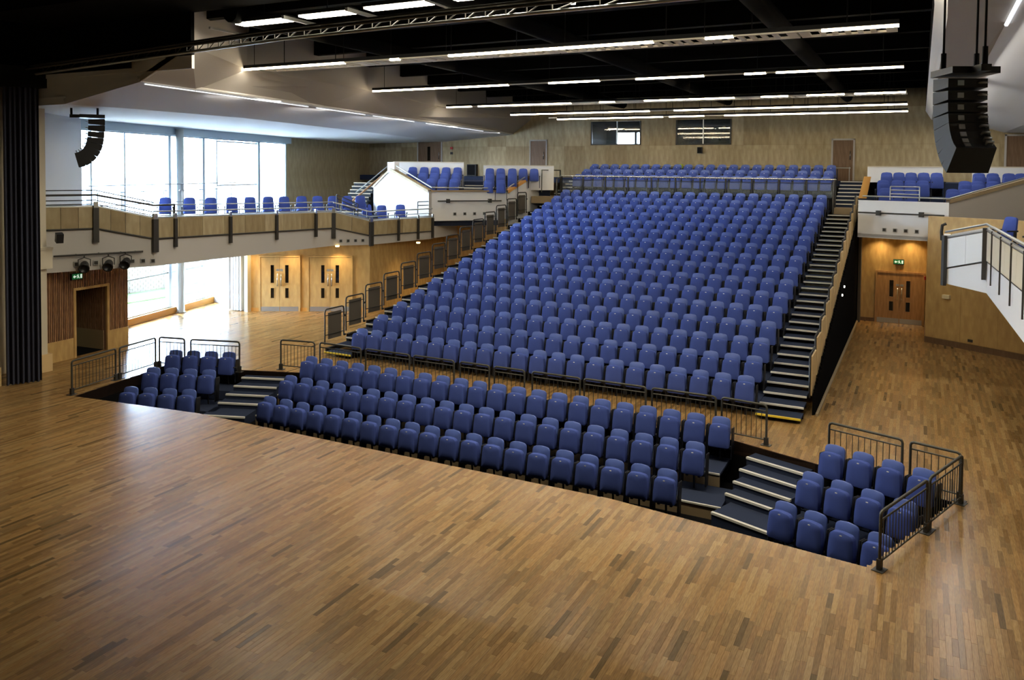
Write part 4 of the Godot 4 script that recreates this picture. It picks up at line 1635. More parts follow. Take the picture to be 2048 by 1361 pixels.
		k.tube([Vector3(p[0], p[3], p[1]), Vector3(q[0], q[3], q[1])], 0.035)
		part("trim_strip", k, M.dark_metal, fb)
	t = thing("balcony_balustrade", "dark posts and steel handrails on the front of the right-hand balcony", "balustrade")
	for s in [[1, 0.0, 0.06], [2, 0.0, 0.06], [2, 0.12, 0.02], [2, 0.28, 0.02], [2, 0.44, 0.02], [2, 0.6, 0.02], [2, 0.76, 0.02]]:
		var p: Array = fr[s[0]]
		var q: Array = fr[mini(s[0] + 1, 3)]
		var c := v2(p).lerp(v2(q), s[1])
		var F := frame(v2(p), v2(q))
		k = Mk.new()
		k.t = Transform3D(F.basis, Vector3(c.x, 0, c.y))
		k.ab(Vector3(-s[2], lerpf(p[3], q[3], s[1]) - 0.5, 0.03), Vector3(s[2], lerpf(p[2], q[2], s[1]) + 0.1, 0.03 + s[2] * 1.6))
		part("post", k, M.dark_metal, t)
	for i in range(1, 3):
		var p: Array = fr[i]
		var q: Array = fr[i + 1]
		for h in [[0.05, 0.05, 0.0], [0.2, 0.03, -0.04], [0.13, 0.02, 0.12]]:
			k = Mk.new()
			k.tube([Vector3(p[0] + h[2], p[2] + h[0], p[1]), Vector3(q[0] + h[2], q[2] + h[0], q[1])], h[1])
			part("rail", k, M.steel, t)
	# rail hoop at the near-left corner of the balcony
	k = Mk.new()
	k.tube([Vector3(4.3, 3.95, -6.4), Vector3(4.2, 4.0, -6.4), Vector3(4.18, 4.2, -6.4), Vector3(4.2, 4.4, -6.4), Vector3(4.3, 4.45, -6.4)], 0.045)
	part("hoop", k, M.dark_metal, t)
	# black strip screen at the far right end of the tier
	k = Mk.new()
	k.ab(Vector3(1.52, 0.0, -15.3), Vector3(1.62, 3.5, -14.6))
	struct("trim_22", k, M.panel_taupe)
	# downlight fittings
	var di := 0
	for p in DOWN:
		k = Mk.new()
		k.lathe([Vector2(0.0, -0.02), Vector2(0.07, -0.02), Vector2(0.085, 0.0), Vector2(0.085, 0.04), Vector2(0, 0.04)], 14)
		var o := one("downlight", k, M.downlight, "round warm downlight in the soffit over the right-hand doors, %s from left" % ORD[di] if p[0] > 0 else "round warm downlight below the left gallery, %s from the tier" % ORD[DOWN.size() - 1 - di], "downlight", "downlights right" if p[0] > 0 else "downlights left")
		o.position = Vector3(p[0], p[1], p[2])
		di += 1

# ------------------------------------------------------------------ raked tier
func tier() -> void:
	var k: Mk
	var t := thing("raked_platform", "black stepped platform that carries the sixteen rows of blue seats", "platform")
	for r in range(1, 17):
		var y := RISE * r
		var z := -0.517 - ROWZ * (r - 1)
		k = Mk.new()
		k.ab(Vector3(-11.85, y - 0.06, z - ROWZ - 0.02), Vector3(0.25, y, z))
		part("deck", k, M.carpet, t)
		k = Mk.new()
		k.ab(Vector3(-11.85, y - RISE - 0.0, z - 0.04), Vector3(0.25, y - 0.06, z - 0.02))
		part("riser", k, M.black, t)
	k = Mk.new()
	k.ab(Vector3(-11.9, 4.27, -17.0), Vector3(0.3, 4.75, -16.9))
	k.ab(Vector3(-11.9, 4.69, -17.9), Vector3(0.3, 4.75, -16.9))
	k.ab(Vector3(-11.9, 4.4, -19.0), Vector3(0.3, 5.01, -17.9))
	k.ab(Vector3(-11.9, 4.4, -20.2), Vector3(0.3, 5.27, -19.0))
	part("upper_deck", k, M.black, t)
	k = Mk.new()
	k.ab(Vector3(-27.4, 5.2, -21.5), Vector3(1.62, 5.5, -20.2))
	struct("floor_upper", k, M.carpet)
	# front feet: dark uprights under row one
	for i in 22:
		k = Mk.new()
		var x := -11.6 + i * 0.55
		k.ab(Vector3(x - 0.04, 0, -0.6), Vector3(x + 0.04, 0.2, -0.5))
		part("foot", k, M.dark_metal, t)
	# stairs left and right of the rows
	stair("tier_staircase", 0.26, 1.27, "right-hand steps beside the raked seats, white edges and one yellow edge at the bottom")
	stair("tier_staircase", -12.85, -11.83, "left-hand steps beside the raked seats, white edges, below the grey guard panels")
	# flights beside the upper rows
	for q in [[0.35, 1.5, "steps with pale edges climbing to the brown upper door at right"], [-13.0, -11.95, "steps with pale edges beside the upper rows at left"]]:
		var s := thing("upper_staircase", q[2], "staircase")
		for j in 7:
			k = Mk.new()
			k.ab(Vector3(q[0], 4.0, -17.3 - (j + 1) * 0.48), Vector3(q[1], 4.4 + (j + 1) * 0.155, -17.3 - j * 0.48))
			part("step", k, M.carpet, s)
			k = Mk.new()
			k.ab(Vector3(q[0], 4.36 + (j + 1) * 0.155, -17.3 - j * 0.48 - 0.04), Vector3(q[1], 4.405 + (j + 1) * 0.155, -17.3 - j * 0.48 + 0.02))
			part("nosing", k, M.nosing, s)
		k = Mk.new()
		k.ab(Vector3(q[0], 3.9, -17.3), Vector3(q[1], 4.4, -16.6))
		part("landing", k, M.beige_fascia, s)
	# left guards
	for g in 14:
		var z := -0.51 - ROWZ * g
		var y := 0.21 + RISE * g
		var gd := thing("stair_guard", "grey guard panel in a dark tube frame, %s up the left tier steps" % ORD[g], "guard", Vector3(-13.27, y, z), 0.0, "guard panels of the left tier steps")
		k = Mk.new()
		k.tube([Vector3(0, 0, 0), Vector3(0, 1.02, 0), Vector3(0, 1.1, -0.03), Vector3(0, 1.126, -0.1), Vector3(0, 1.126, -0.84), Vector3(0, 1.1, -0.91), Vector3(0, 1.02, -0.94), Vector3(0, 0.15, -0.94)], 0.024)
		part("frame", k, M.dark_metal, gd)
		for yy in [0.93, 0.3]:
			k = Mk.new()
			k.tube([Vector3(0.03, yy, 0), Vector3(0.03, yy, -0.94)], 0.014)
			part("crossbar", k, M.dark_metal, gd)
		k = Mk.new()
		k.ab(Vector3(-0.012, 0.14, -0.8), Vector3(0.012, 1.0, -0.16))
		part("panel", k, M.panel_taupe, gd)
		for yy in [0.16, 0.8]:
			k = Mk.new()
			k.box(Vector3(0, yy, -0.98), Vector3(0.05, 0.06, 0.08))
			part("clip", k, M.dark_metal, gd)
	# left side cladding below the guards
	k = Mk.new()
	for r in range(0, 16):
		var z := -0.45 - ROWZ * r
		k.ab(Vector3(-13.2, 0, z - ROWZ), Vector3(-13.1, 0.13 + RISE * r, z))
	one("tier_cladding", k, M.black, "black stepped side cladding of the raked seating by the lobby", "cladding")
	# right side: beige panels and black pleated skirt
	for g in 14:
		var z := -0.95 - ROWZ * g
		var y := 0.42 + RISE * g
		var gd := thing("stair_screen", "beige upright panel with dark edge, %s up the right tier steps" % ORD[g], "panel", Vector3(1.38, y, z), 0.0, "beige panels of the right tier steps")
		k = Mk.new()
		k.ab(Vector3(-0.015, 0.05, -0.86), Vector3(0.02, 1.0, 0.0))
		part("board", k, M.beige_panel, gd)
		k = Mk.new()
		k.tube([Vector3(-0.03, 0, 0.03), Vector3(-0.03, 1.05, 0.03), Vector3(-0.03, 1.07, -0.86)], 0.022)
		part("edge_tube", k, M.black_gloss, gd)
	var sk := thing("side_skirt", "tall black pleated skirt closing the right side of the raked seating", "skirt")
	k = Mk.new()
	k.smooth(-1)
	var n := 150
	for i in n:
		var za := -0.9 - 14.9 * i / n
		var zb := -0.9 - 14.9 * (i + 1) / n
		var xa := 1.44 + (0.05 if i % 2 else 0.0)
		var xb := 1.44 + (0.0 if i % 2 else 0.05)
		var ya := 0.55 + RISE * (-0.95 - za) / ROWZ
		var yb := 0.55 + RISE * (-0.95 - zb) / ROWZ
		k.quad(Vector3(xa, 0.01, za), Vector3(xb, 0.01, zb), Vector3(xb, yb, zb), Vector3(xa, ya, za))
		k.quad(Vector3(xb - .02, 0.01, zb), Vector3(xa - .02, 0.01, za), Vector3(xa - .02, ya, za), Vector3(xb - .02, yb, zb))
	part("pleats", k, M.pit_black, sk)
	k = Mk.new()
	k.ab(Vector3(1.5, 0.0, -15.8), Vector3(1.56, 0.06, -0.9))
	part("floor_track", k, M.beige_fascia, sk)
	for q in [[-7.6, 2.02], [-8.3, 2.2]]:
		k = Mk.new()
		k.tube([Vector3(1.5, q[1], q[0]), Vector3(1.53, q[1], q[0])], 0.035, 10)
		one("guide_lamp", k, M.white_bulb, "tiny round lamp on the black skirt beside the right tier steps, %s one" % ("lower" if q[1] < 2.1 else "upper"), "lamp", "guide lamps on the skirt")
	# front rail of the upper rows
	var fr := thing("cross_aisle_rail", "steel-topped barrier with dark posts in front of the upper rows", "railing")
	k = Mk.new()
	k.tube([Vector3(-12.25, 5.6, -16.88), Vector3(0.45, 5.58, -16.88)], 0.035, 8)
	part("top_rail", k, M.chrome, fr)
	k = Mk.new()
	k.tube([Vector3(-12.2, 5.42, -16.9), Vector3(0.4, 5.42, -16.9)], 0.018, 6)
	part("mid_rail", k, M.rail_metal, fr)
	for i in 12:
		k = Mk.new()
		var x := -12.2 + i * 1.147
		k.ab(Vector3(x - 0.03, 4.4, -16.92), Vector3(x + 0.03, 5.58, -16.84))
		part("post", k, M.dark_metal, fr)
	for i in 11:
		k = Mk.new()
		var x := -12.2 + i * 1.147
		k.ab(Vector3(x + 0.06, 4.8, -16.885), Vector3(x + 1.08, 5.38, -16.875))
		part("pane", k, M.glass, fr)
	for s in [0.4, -12.2]:
		k = Mk.new()
		k.tube([Vector3(s, 5.58, -16.88), Vector3(s, 5.45, -16.3), Vector3(s, 4.0, -16.2)], 0.03)
		part("end_hoop", k, M.dark_metal, fr)

func stair(nm: String, x0: float, x1: float, label: String) -> void:
	var t := thing(nm, label, "staircase")
	for j in 31:
		var y := 0.1334 * (j + 1)
		var z := 0.008 - 0.525 * j
		var k := Mk.new()
		k.ab(Vector3(x0, y - 0.05, z - 0.56), Vector3(x1, y, z))
		part("tread", k, M.carpet, t)
		k = Mk.new()
		k.ab(Vector3(x0, y - 0.1334, z - 0.56), Vector3(x1, y - 0.05, z - 0.5))
		part("riser", k, M.black, t)
		k = Mk.new()
		k.ab(Vector3(x0 - 0.005, y - 0.035, z - 0.035), Vector3(x1 + 0.005, y + 0.006, z + 0.015))
		part("nosing", k, M.nosing_yellow if j == 0 else M.nosing, t)

# ------------------------------------------------------------------ pit
const RU := Vector2(0.9415, 0.337)      # row direction of the right block
const RV := Vector2(-0.337, 0.9415)     # its depth, towards the stage
func pit_area() -> void:
	var k := Mk.new()
	# walls and floor of the pit
	for i in pit.size():
		var a := pit[i]
		var b := pit[(i + 1) % pit.size()]
		k.t = frame(a, b)
		var L := (b - a).length()
		k.ab(Vector3(0, -1.3, 0), Vector3(L, -0.02, -0.06 if not Geometry2D.is_point_in_polygon(a.lerp(b, .5) + Vector2(k.t.basis.z.x, k.t.basis.z.z) * -0.03, pit) else 0.06))
	k.t = Transform3D()
	struct("wall_pit", k, M.pit_black)
	k = Mk.new()
	k.prism(pit, -1.3, -0.955)
	struct("floor_pit", k, M.pit_black)
	# platforms: middle block
	var t := thing("pit_platform", "blue-carpeted stepped platform under the pit's long middle rows", "platform")
	for q in [[1.8, 2.84, -0.42, -12.4, 0.05], [2.84, 3.86, -0.69, -12.2, 0.3]]:
		k = Mk.new()
		k.ab(Vector3(q[3] + 0.3, q[2] - 0.05, q[0]), Vector3(q[4], q[2], q[1]))
		part("deck", k, M.carpet, t)
		k = Mk.new()
		k.ab(Vector3(q[3] + 0.3, q[2] - 0.27, q[1] - 0.03), Vector3(q[4], q[2] - 0.02, q[1]))
		part("fascia", k, M.beige_fascia, t)
		k = Mk.new()
		k.ab(Vector3(q[3] + 0.3, q[2] - 0.02, q[1] - 0.02), Vector3(q[4], q[2] + 0.012, q[1] + 0.015))
		part("edge_strip", k, M.nosing, t)
	side_block(false)
	side_block(true)

func side_block(left: bool) -> void:
	var mir := func(p: Vector2) -> Vector2: return Vector2(-11.85 - p.x, p.y) if left else p
	var t := thing("pit_platform", ("carpeted stepped platform under the pit's left seat block" if left else "carpeted stepped platform under the pit's right seat block"), "platform")
	var s := thing("pit_staircase", ("dark pit steps with pale edges between left block and middle rows" if left else "blue-carpeted pit steps with white edges between middle rows and right block"), "staircase")
	var p0 := Vector2(0.3, 1.88)
	# decks follow the seat rows: own frame of the block
	var o := Vector2(2.17, 2.91) - RU * 0.45
	for q in [[-1.2, 0.45, -0.42], [0.45, 1.5, -0.69]]:
		var k := Mk.new()
		var pl := PackedVector2Array()
		for c in [[0.0, q[0]], [2.6, q[0]], [2.6, q[1]], [0.0, q[1]]]:
			pl.append(mir.call(o + RU * c[0] + RV * c[1]))
		k.prism(clip(pl), q[2] - 0.25, q[2])
		part("deck", k, M.carpet, t)
	# steps: nosing points at their left ends
	var nz := [[0.54, 2.34, -0.14], [0.47, 2.72, -0.28], [0.42, 3.08, -0.42], [0.34, 3.45, -0.55], [0.23, 4.14, -0.69]]
	for j in 5:
		var a := Vector2(nz[j][0], nz[j][1]) - RU * 0.05
		var w := 1.28 - j * 0.02
		var dep := 0.42 if j < 4 else 0.75
		var k := Mk.new()
		var pl := PackedVector2Array([mir.call(a), mir.call(a + RU * w), mir.call(a + RU * w - RV * dep), mir.call(a - RV * dep)])
		k.prism(clip(pl), nz[j][2] - 0.28, nz[j][2])
		var st := part("step", k, M.carpet, s)
		k = Mk.new()
		var pn := PackedVector2Array([mir.call(a + RV * 0.02), mir.call(a + RU * w + RV * 0.02), mir.call(a + RU * w - RV * 0.045), mir.call(a - RV * 0.045)])
		k.prism(clip(pn), nz[j][2] - 0.035, nz[j][2] + 0.008)
		part("nosing", k, M.nosing, st)

func clip(p: PackedVector2Array) -> PackedVector2Array:
	var r := Geometry2D.intersect_polygons(p, pit)
	return r[0] if r.size() else p

# ------------------------------------------------------------------ chairs
var chair0: Node3D
var chair_meshes := []

func tomb(w0: float, w1: float, y0: float, y1: float, r: float) -> PackedVector2Array:   # rounded-top outline, counter-clockwise
	var o := PackedVector2Array()
	o.append(Vector2(-w0 + 0.03, y0))
	o.append(Vector2(w0 - 0.03, y0))
	o.append(Vector2(w0, y0 + 0.03))
	o.append(Vector2(lerpf(w0, w1, 0.5) + 0.008, lerpf(y0, y1 - r, 0.5)))
	for j in 6:
		var a := PI / 2 * j / 5.0
		o.append(Vector2(w1 - r + r * cos(a), y1 - r + r * sin(a)))
	o.append(Vector2(0, y1 + 0.012))
	for j in 6:
		var a := PI / 2 + PI / 2 * j / 5.0
		o.append(Vector2(-w1 + r + r * cos(a), y1 - r + r * sin(a)))
	o.append(Vector2(-lerpf(w0, w1, 0.5) - 0.008, lerpf(y0, y1 - r, 0.5)))
	o.append(Vector2(-w0, y0 + 0.03))
	return o

func lean(k: Mk, y0: float, ang: float, z: float) -> void:
	k.t = Transform3D(Basis(), Vector3(0, y0, z)) * Transform3D(Basis(Vector3.RIGHT, ang), Vector3.ZERO) * Transform3D(Basis(), Vector3(0, -y0, 0))

func make_chair() -> Node3D:
	var c := Node3D.new()
	var k := Mk.new()
	lean(k, 0.4, -0.16, -0.17)
	k.slab(tomb(0.20, 0.195, 0.36, 0.945, 0.09), -0.03, 0.03, 0.02)
	chair_meshes.append([k.mesh(), "seat_shell"])
	part("backrest", chair_meshes[0][0], M.seat_shell, c)
	k = Mk.new()
	lean(k, 0.36, -0.07, 0.0)
	k.slab(tomb(0.222, 0.2, 0.34, 0.83, 0.085), -0.10, 0.03, 0.025, 0.012)
	chair_meshes.append([k.mesh(), "seat_fabric"])
	var pan := part("seat", chair_meshes[1][0], M.seat_fabric, c)
	k = Mk.new()
	lean(k, 0.36, -0.07, 0.0)
	var el := PackedVector2Array()
	for j in 10:
		el.append(Vector2(0.024 * cos(TAU * j / 10), 0.795 + 0.011 * sin(TAU * j / 10)))
	k.slab(el, 0.025, 0.0365, 0.001)
	chair_meshes.append([k.mesh(), "plate_white"])
	part("number_plate", chair_meshes[2][0], M.plate_white, pan)
	for s in [-1, 1]:
		k = Mk.new()
		k.t = Transform3D(Basis(Vector3.RIGHT, -0.1), Vector3(s * 0.257, 0, -0.06))
		k.slab(PackedVector2Array([Vector2(-0.013, 0.1), Vector2(0.013, 0.1), Vector2(0.013, 0.74), Vector2(0.007, 0.765), Vector2(-0.007, 0.765), Vector2(-0.013, 0.74)]), -0.2, 0.0, 0.004)
		chair_meshes.append([k.mesh(), "seat_frame"])
		part("arm", chair_meshes[-1][0], M.seat_frame, c)
	k = Mk.new()
	k.ab(Vector3(-0.15, 0.28, -0.5), Vector3(-0.1, 0.36, -0.06))
	k.ab(Vector3(0.1, 0.28, -0.5), Vector3(0.15, 0.36, -0.06))
	k.ab(Vector3(-0.24, 0.3, -0.18), Vector3(0.24, 0.36, -0.1))
	k.tube([Vector3(0, 0.0, -0.2), Vector3(0, 0.3, -0.16)], 0.022)
	chair_meshes.append([k.mesh(), "seat_frame"])
	part("bracket", chair_meshes[-1][0], M.seat_frame, c)
	return c

var first := true
func put_chair(at: Vector3, turn: float, label: String, group: String) -> void:
	var c := chair0
	if not first:
		c = chair0.duplicate()
	first = false
	c.name = numbered("tip_up_chair")
	add_child(c)
	c.position = at
	c.rotation.y = turn
	tag(c, label, "chair", group)

func chairs() -> void:
	chair0 = make_chair()
	for r in 10:
		for c in 22:
			put_chair(Vector3((c - 21) * SEAT - 0.02, RISE * r, -ROWZ * r), 0.0, "folded blue tip-up chair, %s from left-hand steps, %s row of raked tier" % [ORD[c], ORD[r]], "raked tier chairs, %s row" % ORD[r])
	# pit, middle rows (front row first)
	var rows := [[20, -11.14, -0.96, 4.36], [21, -11.41, -0.69, 3.3], [22, -11.68, -0.43, 2.17]]
	for r in 3:
		for c in rows[r][0]:
			put_chair(Vector3(rows[r][1] + c * SEAT, rows[r][2], rows[r][3]), 0.0, "folded navy tip-up chair, %s from left, %s row of pit's middle block" % [ORD[c], ["front", "centre", "back"][r]], "pit middle block, %s row" % ["front", "centre", "back"][r])
	var st := [[Vector2(1.54, 4.88), -0.96], [Vector2(1.88, 3.91), -0.69], [Vector2(2.17, 2.91), -0.43]]
	for r in 3:
		for c in 4:
			var p: Vector2 = st[r][0] + RU * SEAT * c
			put_chair(Vector3(p.x, st[r][1], p.y), -0.344, "folded navy tip-up chair, %s from left, %s row of pit's right-hand block" % [ORD[c], ["front", "centre", "back"][r]], "pit right block")
	for r in 3:
		for c in 4:
			var p: Vector2 = st[r][0] + RU * SEAT * (3 - c)
			put_chair(Vector3(-11.85 - p.x, st[r][1], p.y), 0.344, "folded navy tip-up chair, %s from left, %s row of pit's left-hand block" % [ORD[c], ["front", "centre", "back"][r]], "pit left block")
	# the smaller, farther chairs: one mass
	var st_all := SurfaceTool.new()
	var am := ArrayMesh.new()
	for n in ["seat_shell", "seat_fabric", "plate_white", "seat_frame"]:
		st_all = SurfaceTool.new()
		st_all.begin(Mesh.PRIMITIVE_TRIANGLES)
		for cm in chair_meshes:
			if cm[1] == n:
				st_all.append_from(cm[0], 0, Transform3D())
		st_all.commit(am)
		am.surface_set_material(am.get_surface_count() - 1, M[n])
	var spots := []
	for r in range(10, 16):
		for c in 22:
			spots.append(Vector3((c - 21) * SEAT - 0.02, RISE * r, -ROWZ * r))
	for r in 3:
		for c in 22:
			spots.append(Vector3((c - 21) * SEAT - 0.02, 4.75 + r * 0.265, -17.3 - r * 1.13))
	var mm := MultiMesh.new()
	mm.transform_format = MultiMesh.TRANSFORM_3D
	mm.mesh = am
	mm.instance_count = spots.size()
	for i in spots.size():
		mm.set_instance_transform(i, Transform3D(Basis(), spots[i]))
	var mi := MultiMeshInstance3D.new()
	mi.multimesh = mm
	mi.name = "rear_chairs"
	mi.set_meta("kind", "stuff")
	tag(mi, "rows of small folded blue chairs filling the far end of the tier", "chairs")
	add_child(mi)
	gallery_chairs()

func make_gallery_chair(fold: bool) -> Node3D:
	var c := Node3D.new()
	var k := Mk.new()
	lean(k, 0.4, -0.18, -0.2)
	k.slab(tomb(0.225, 0.2, 0.4, 0.945, 0.09), -0.03, 0.035, 0.022)
	part("backrest", k, M.seat_fabric, c)
	k = Mk.new()
	if fold:
		lean(k, 0.36, -0.07, 0.0)
		k.slab(tomb(0.222, 0.2, 0.34, 0.83, 0.085), -0.10, 0.03, 0.025, 0.012)
	else:
		k.t = Transform3D(Basis(Vector3.RIGHT, PI / 2), Vector3(0, 0.4, -0.12)) * Transform3D(Basis(Vector3.BACK, PI), Vector3(0, 0, 0))
		k.t = Transform3D(Basis(Vector3.RIGHT, 1.45), Vector3(0, 0.38, -0.15))
		k.slab(tomb(0.22, 0.21, 0.0, 0.44, 0.08), -0.02, 0.07, 0.02)
		k.t = Transform3D()
	part("seat", k, M.seat_fabric, c)
	for s in [-1, 1]:
		k = Mk.new()
		k.ab(Vector3(s * 0.27 - 0.02, 0.56, -0.24), Vector3(s * 0.27 + 0.02, 0.6, 0.08))
		k.ab(Vector3(s * 0.27 - 0.015, 0.0, -0.2), Vector3(s * 0.27 + 0.015, 0.56, -0.12))
		part("arm", k, M.seat_frame, c)
	return c

func gallery_chairs() -> void:
	var open0 := make_gallery_chair(false)
	var fold0 := make_gallery_chair(true)
	var add := func(proto: Node3D, at: Vector3, turn: float, label: String, group: String) -> void:
		var c := proto.duplicate()
		c.name = numbered("gallery_chair")
		add_child(c)
		c.position = at
		c.rotation.y = turn
		tag(c, label, "chair", group)
	# long left gallery
	var lg := [[-21.82, -1.46], [-21.17, -2.03], [-20.62, -2.56], [-20.4, -3.42], [-19.97, -3.95], [-19.75, -4.72], [-19.37, -5.22], [-19.15, -6.02], [-18.73, -6.52], [-18.3, -7.0], [-17.95, -7.5], [-17.72, -8.1]]
	for i in lg.size():
		add.call(open0, Vector3(lg[i][0], 3.76, lg[i][1]), 0.85, "open blue chair, %s from the left on the long left gallery" % ORD[i], "long left gallery chairs")
	var lg2 := [[-18.5, -9.6, 0.9], [-17.5, -9.3, 0.75], [-17.2, -10.3, 0.75]]
	for i in 3:
		add.call(open0, Vector3(lg2[i][0], 3.31, lg2[i][1]), lg2[i][2], "open blue chair, %s of three in the gallery corner below the white flank wall" % ORD[i], "gallery corner chairs")
	# small upper left gallery: group, row, list of x z
	var tn := 0.4735
	var fw := Vector3(sin(tn), 0, cos(tn)) * 0.0
	var ul := [[4.5, "front", "left", [[-16.44, -11.53], [-15.97, -11.77], [-15.49, -12.02]]], [4.76, "middle", "left", [[-17.3, -12.12], [-16.81, -12.36], [-16.37, -12.59], [-15.89, -12.84]]], [5.03, "back", "left", [[-18.22, -12.66], [-17.73, -12.92], [-17.26, -13.16], [-16.78, -13.4], [-16.29, -13.66]]],
		[4.46, "front", "right", [[-14.07, -12.75], [-13.55, -13.01]]], [4.73, "middle", "right", [[-14.45, -13.57], [-13.99, -13.81], [-13.51, -14.06]]], [5.0, "back", "right", [[-14.89, -14.37], [-14.42, -14.61], [-13.92, -14.87], [-13.45, -15.11], [-12.98, -15.35]]]]
	for g in ul:
		for i in g[3].size():
			add.call(fold0, Vector3(g[3][i][0], g[0], g[3][i][1]), tn, "folded blue chair, %s from left, %s row, %s group of small upper left gallery" % [ORD[i], g[1], g[2]], "upper left gallery chairs")
	# upper right gallery
	var ur := [[4.96, "back", "left", -15.45, [2.44, 2.88, 3.31, 3.75, 4.2]], [4.66, "middle", "left", -14.45, [2.36, 2.85, 3.3, 3.72]], [4.37, "front", "left", -13.45, [2.47, 2.9, 3.33]], [4.96, "back", "right", -15.45, [5.62, 6.07, 6.59, 6.98]], [4.66, "middle", "right", -14.45, [5.12, 5.52, 6.01]], [4.37, "front", "right", -13.45, [4.69, 5.1]]]
	for g in ur:
		for i in g[4].size():
			add.call(fold0, Vector3(g[4][i], g[0], g[3]), 0.1, "folded blue chair, %s from left, %s row, %s group of upper right gallery" % [ORD[i], g[1], g[2]], "upper right gallery chairs")
	for i in 3:
		add.call(open0, Vector3([6.05, 6.3, 5.55][i], 3.8, [-2.9, -2.2, -5.2][i]), -0.9, ["large blue chair behind the right balcony rail at the picture's right edge, rear one", "large blue chair behind the right balcony rail at the picture's right edge, front one", "blue chair low behind the short front of the right-hand balcony"][i], "right balcony chairs")

# ------------------------------------------------------------------ pit rails
func rail(a: Vector2, b: Vector2, label: String, plate_a := true, plate_b := true) -> void:
	var H := 0.87
	var t := thing("pit_railing", label, "railing", Vector3(a.x, 0, a.y), 0.0, "railings round the pit")
	var F := frame(a, b)
	F.origin = Vector3.ZERO
	var L := (b - a).length()
	var k := Mk.new()
	k.t = F
	var r := 0.06
	k.tube([Vector3(0.03, 0.0, 0), Vector3(0.03, H - r, 0), Vector3(0.03 + r * .3, H - r * .3, 0), Vector3(0.03 + r, H, 0), Vector3(L - 0.03 - r, H, 0), Vector3(L - 0.03 - r * .3, H - r * .3, 0), Vector3(L - 0.03, H - r, 0), Vector3(L - 0.03, 0.0, 0)], 0.024, 8)
	part("frame", k, M.rail_metal, t)
	for y in [H - 0.13, 0.12]:
		k = Mk.new()
		k.t = F
		k.tube([Vector3(0.03, y, 0), Vector3(L - 0.03, y, 0)], 0.015, 6)
		part("cross_rail", k, M.rail_metal, t)
	var n := int(round((L - 0.06) / 0.115))
	for i in range(1, n):
		k = Mk.new()
		k.t = F
		var x := 0.03 + (L - 0.06) * i / n
		k.tube([Vector3(x, 0.12, 0), Vector3(x, H - 0.13, 0)], 0.0075, 5, false)
		part("baluster", k, M.rail_metal, t)
	for e in [[0.03, plate_a], [L - 0.03, plate_b]]:
		if e[1]:
			k = Mk.new()
			k.t = F
			k.ab(Vector3(e[0] - 0.045, 0, -0.03), Vector3(e[0] + 0.045, 0.17, 0.03))
			k.ab(Vector3(e[0] - 0.1, 0.0, -0.08), Vector3(e[0] + 0.1, 0.012, 0.08))
			part("shoe", k, M.dark_metal, t)

func rails() -> void:
	var xs := [[-12.85, -11.72], [-11.62, -10.1], [-9.99, -8.47], [-8.39, -7.07], [-6.94, -6.02], [-5.93, -5.02], [-4.86, -3.53], [-3.48, -1.89], [-1.8, -0.28]]
	for i in xs.size():
		rail(Vector2(xs[i][0], 1.95 if i == 0 else 1.68), Vector2(xs[i][1], 1.72 if i == 0 else 1.68), "dark metal railing behind the pit's middle rows, %s section from left" % ORD[i])
	rail(Vector2(-0.21, 1.66), Vector2(0.83, 1.8), "dark metal railing behind the pit's middle rows, last section at the right stair opening")
	rail(Vector2(2.08, 2.4), Vector2(3.46, 2.86), "dark metal railing behind the right pit block, longer section by the steps")
	rail(Vector2(3.54, 2.88), Vector2(4.4, 3.16), "dark metal railing behind the right pit block, shorter corner section")
	rail(Vector2(4.4, 3.24), Vector2(3.86, 4.75), "dark metal railing at the right end of the pit, far section")
	rail(Vector2(3.84, 4.82), Vector2(3.2, 6.58), "dark metal railing at the right end of the pit, nearest section to the stage")
	rail(Vector2(-15.62, 6.5), Vector2(-15.92, 4.98), "dark metal railing at the left end of the pit, nearest section to the stage")
	rail(Vector2(-15.93, 4.9), Vector2(-16.17, 3.5), "dark metal railing at the left end of the pit, far section before the bright floor")
	rail(Vector2(-16.17, 3.42), Vector2(-15.3, 3.2), "dark metal railing behind the left pit block, short corner section")
	rail(Vector2(-15.12, 3.2), Vector2(-13.62, 2.72), "dark metal railing behind the left pit block, longer section by the steps")

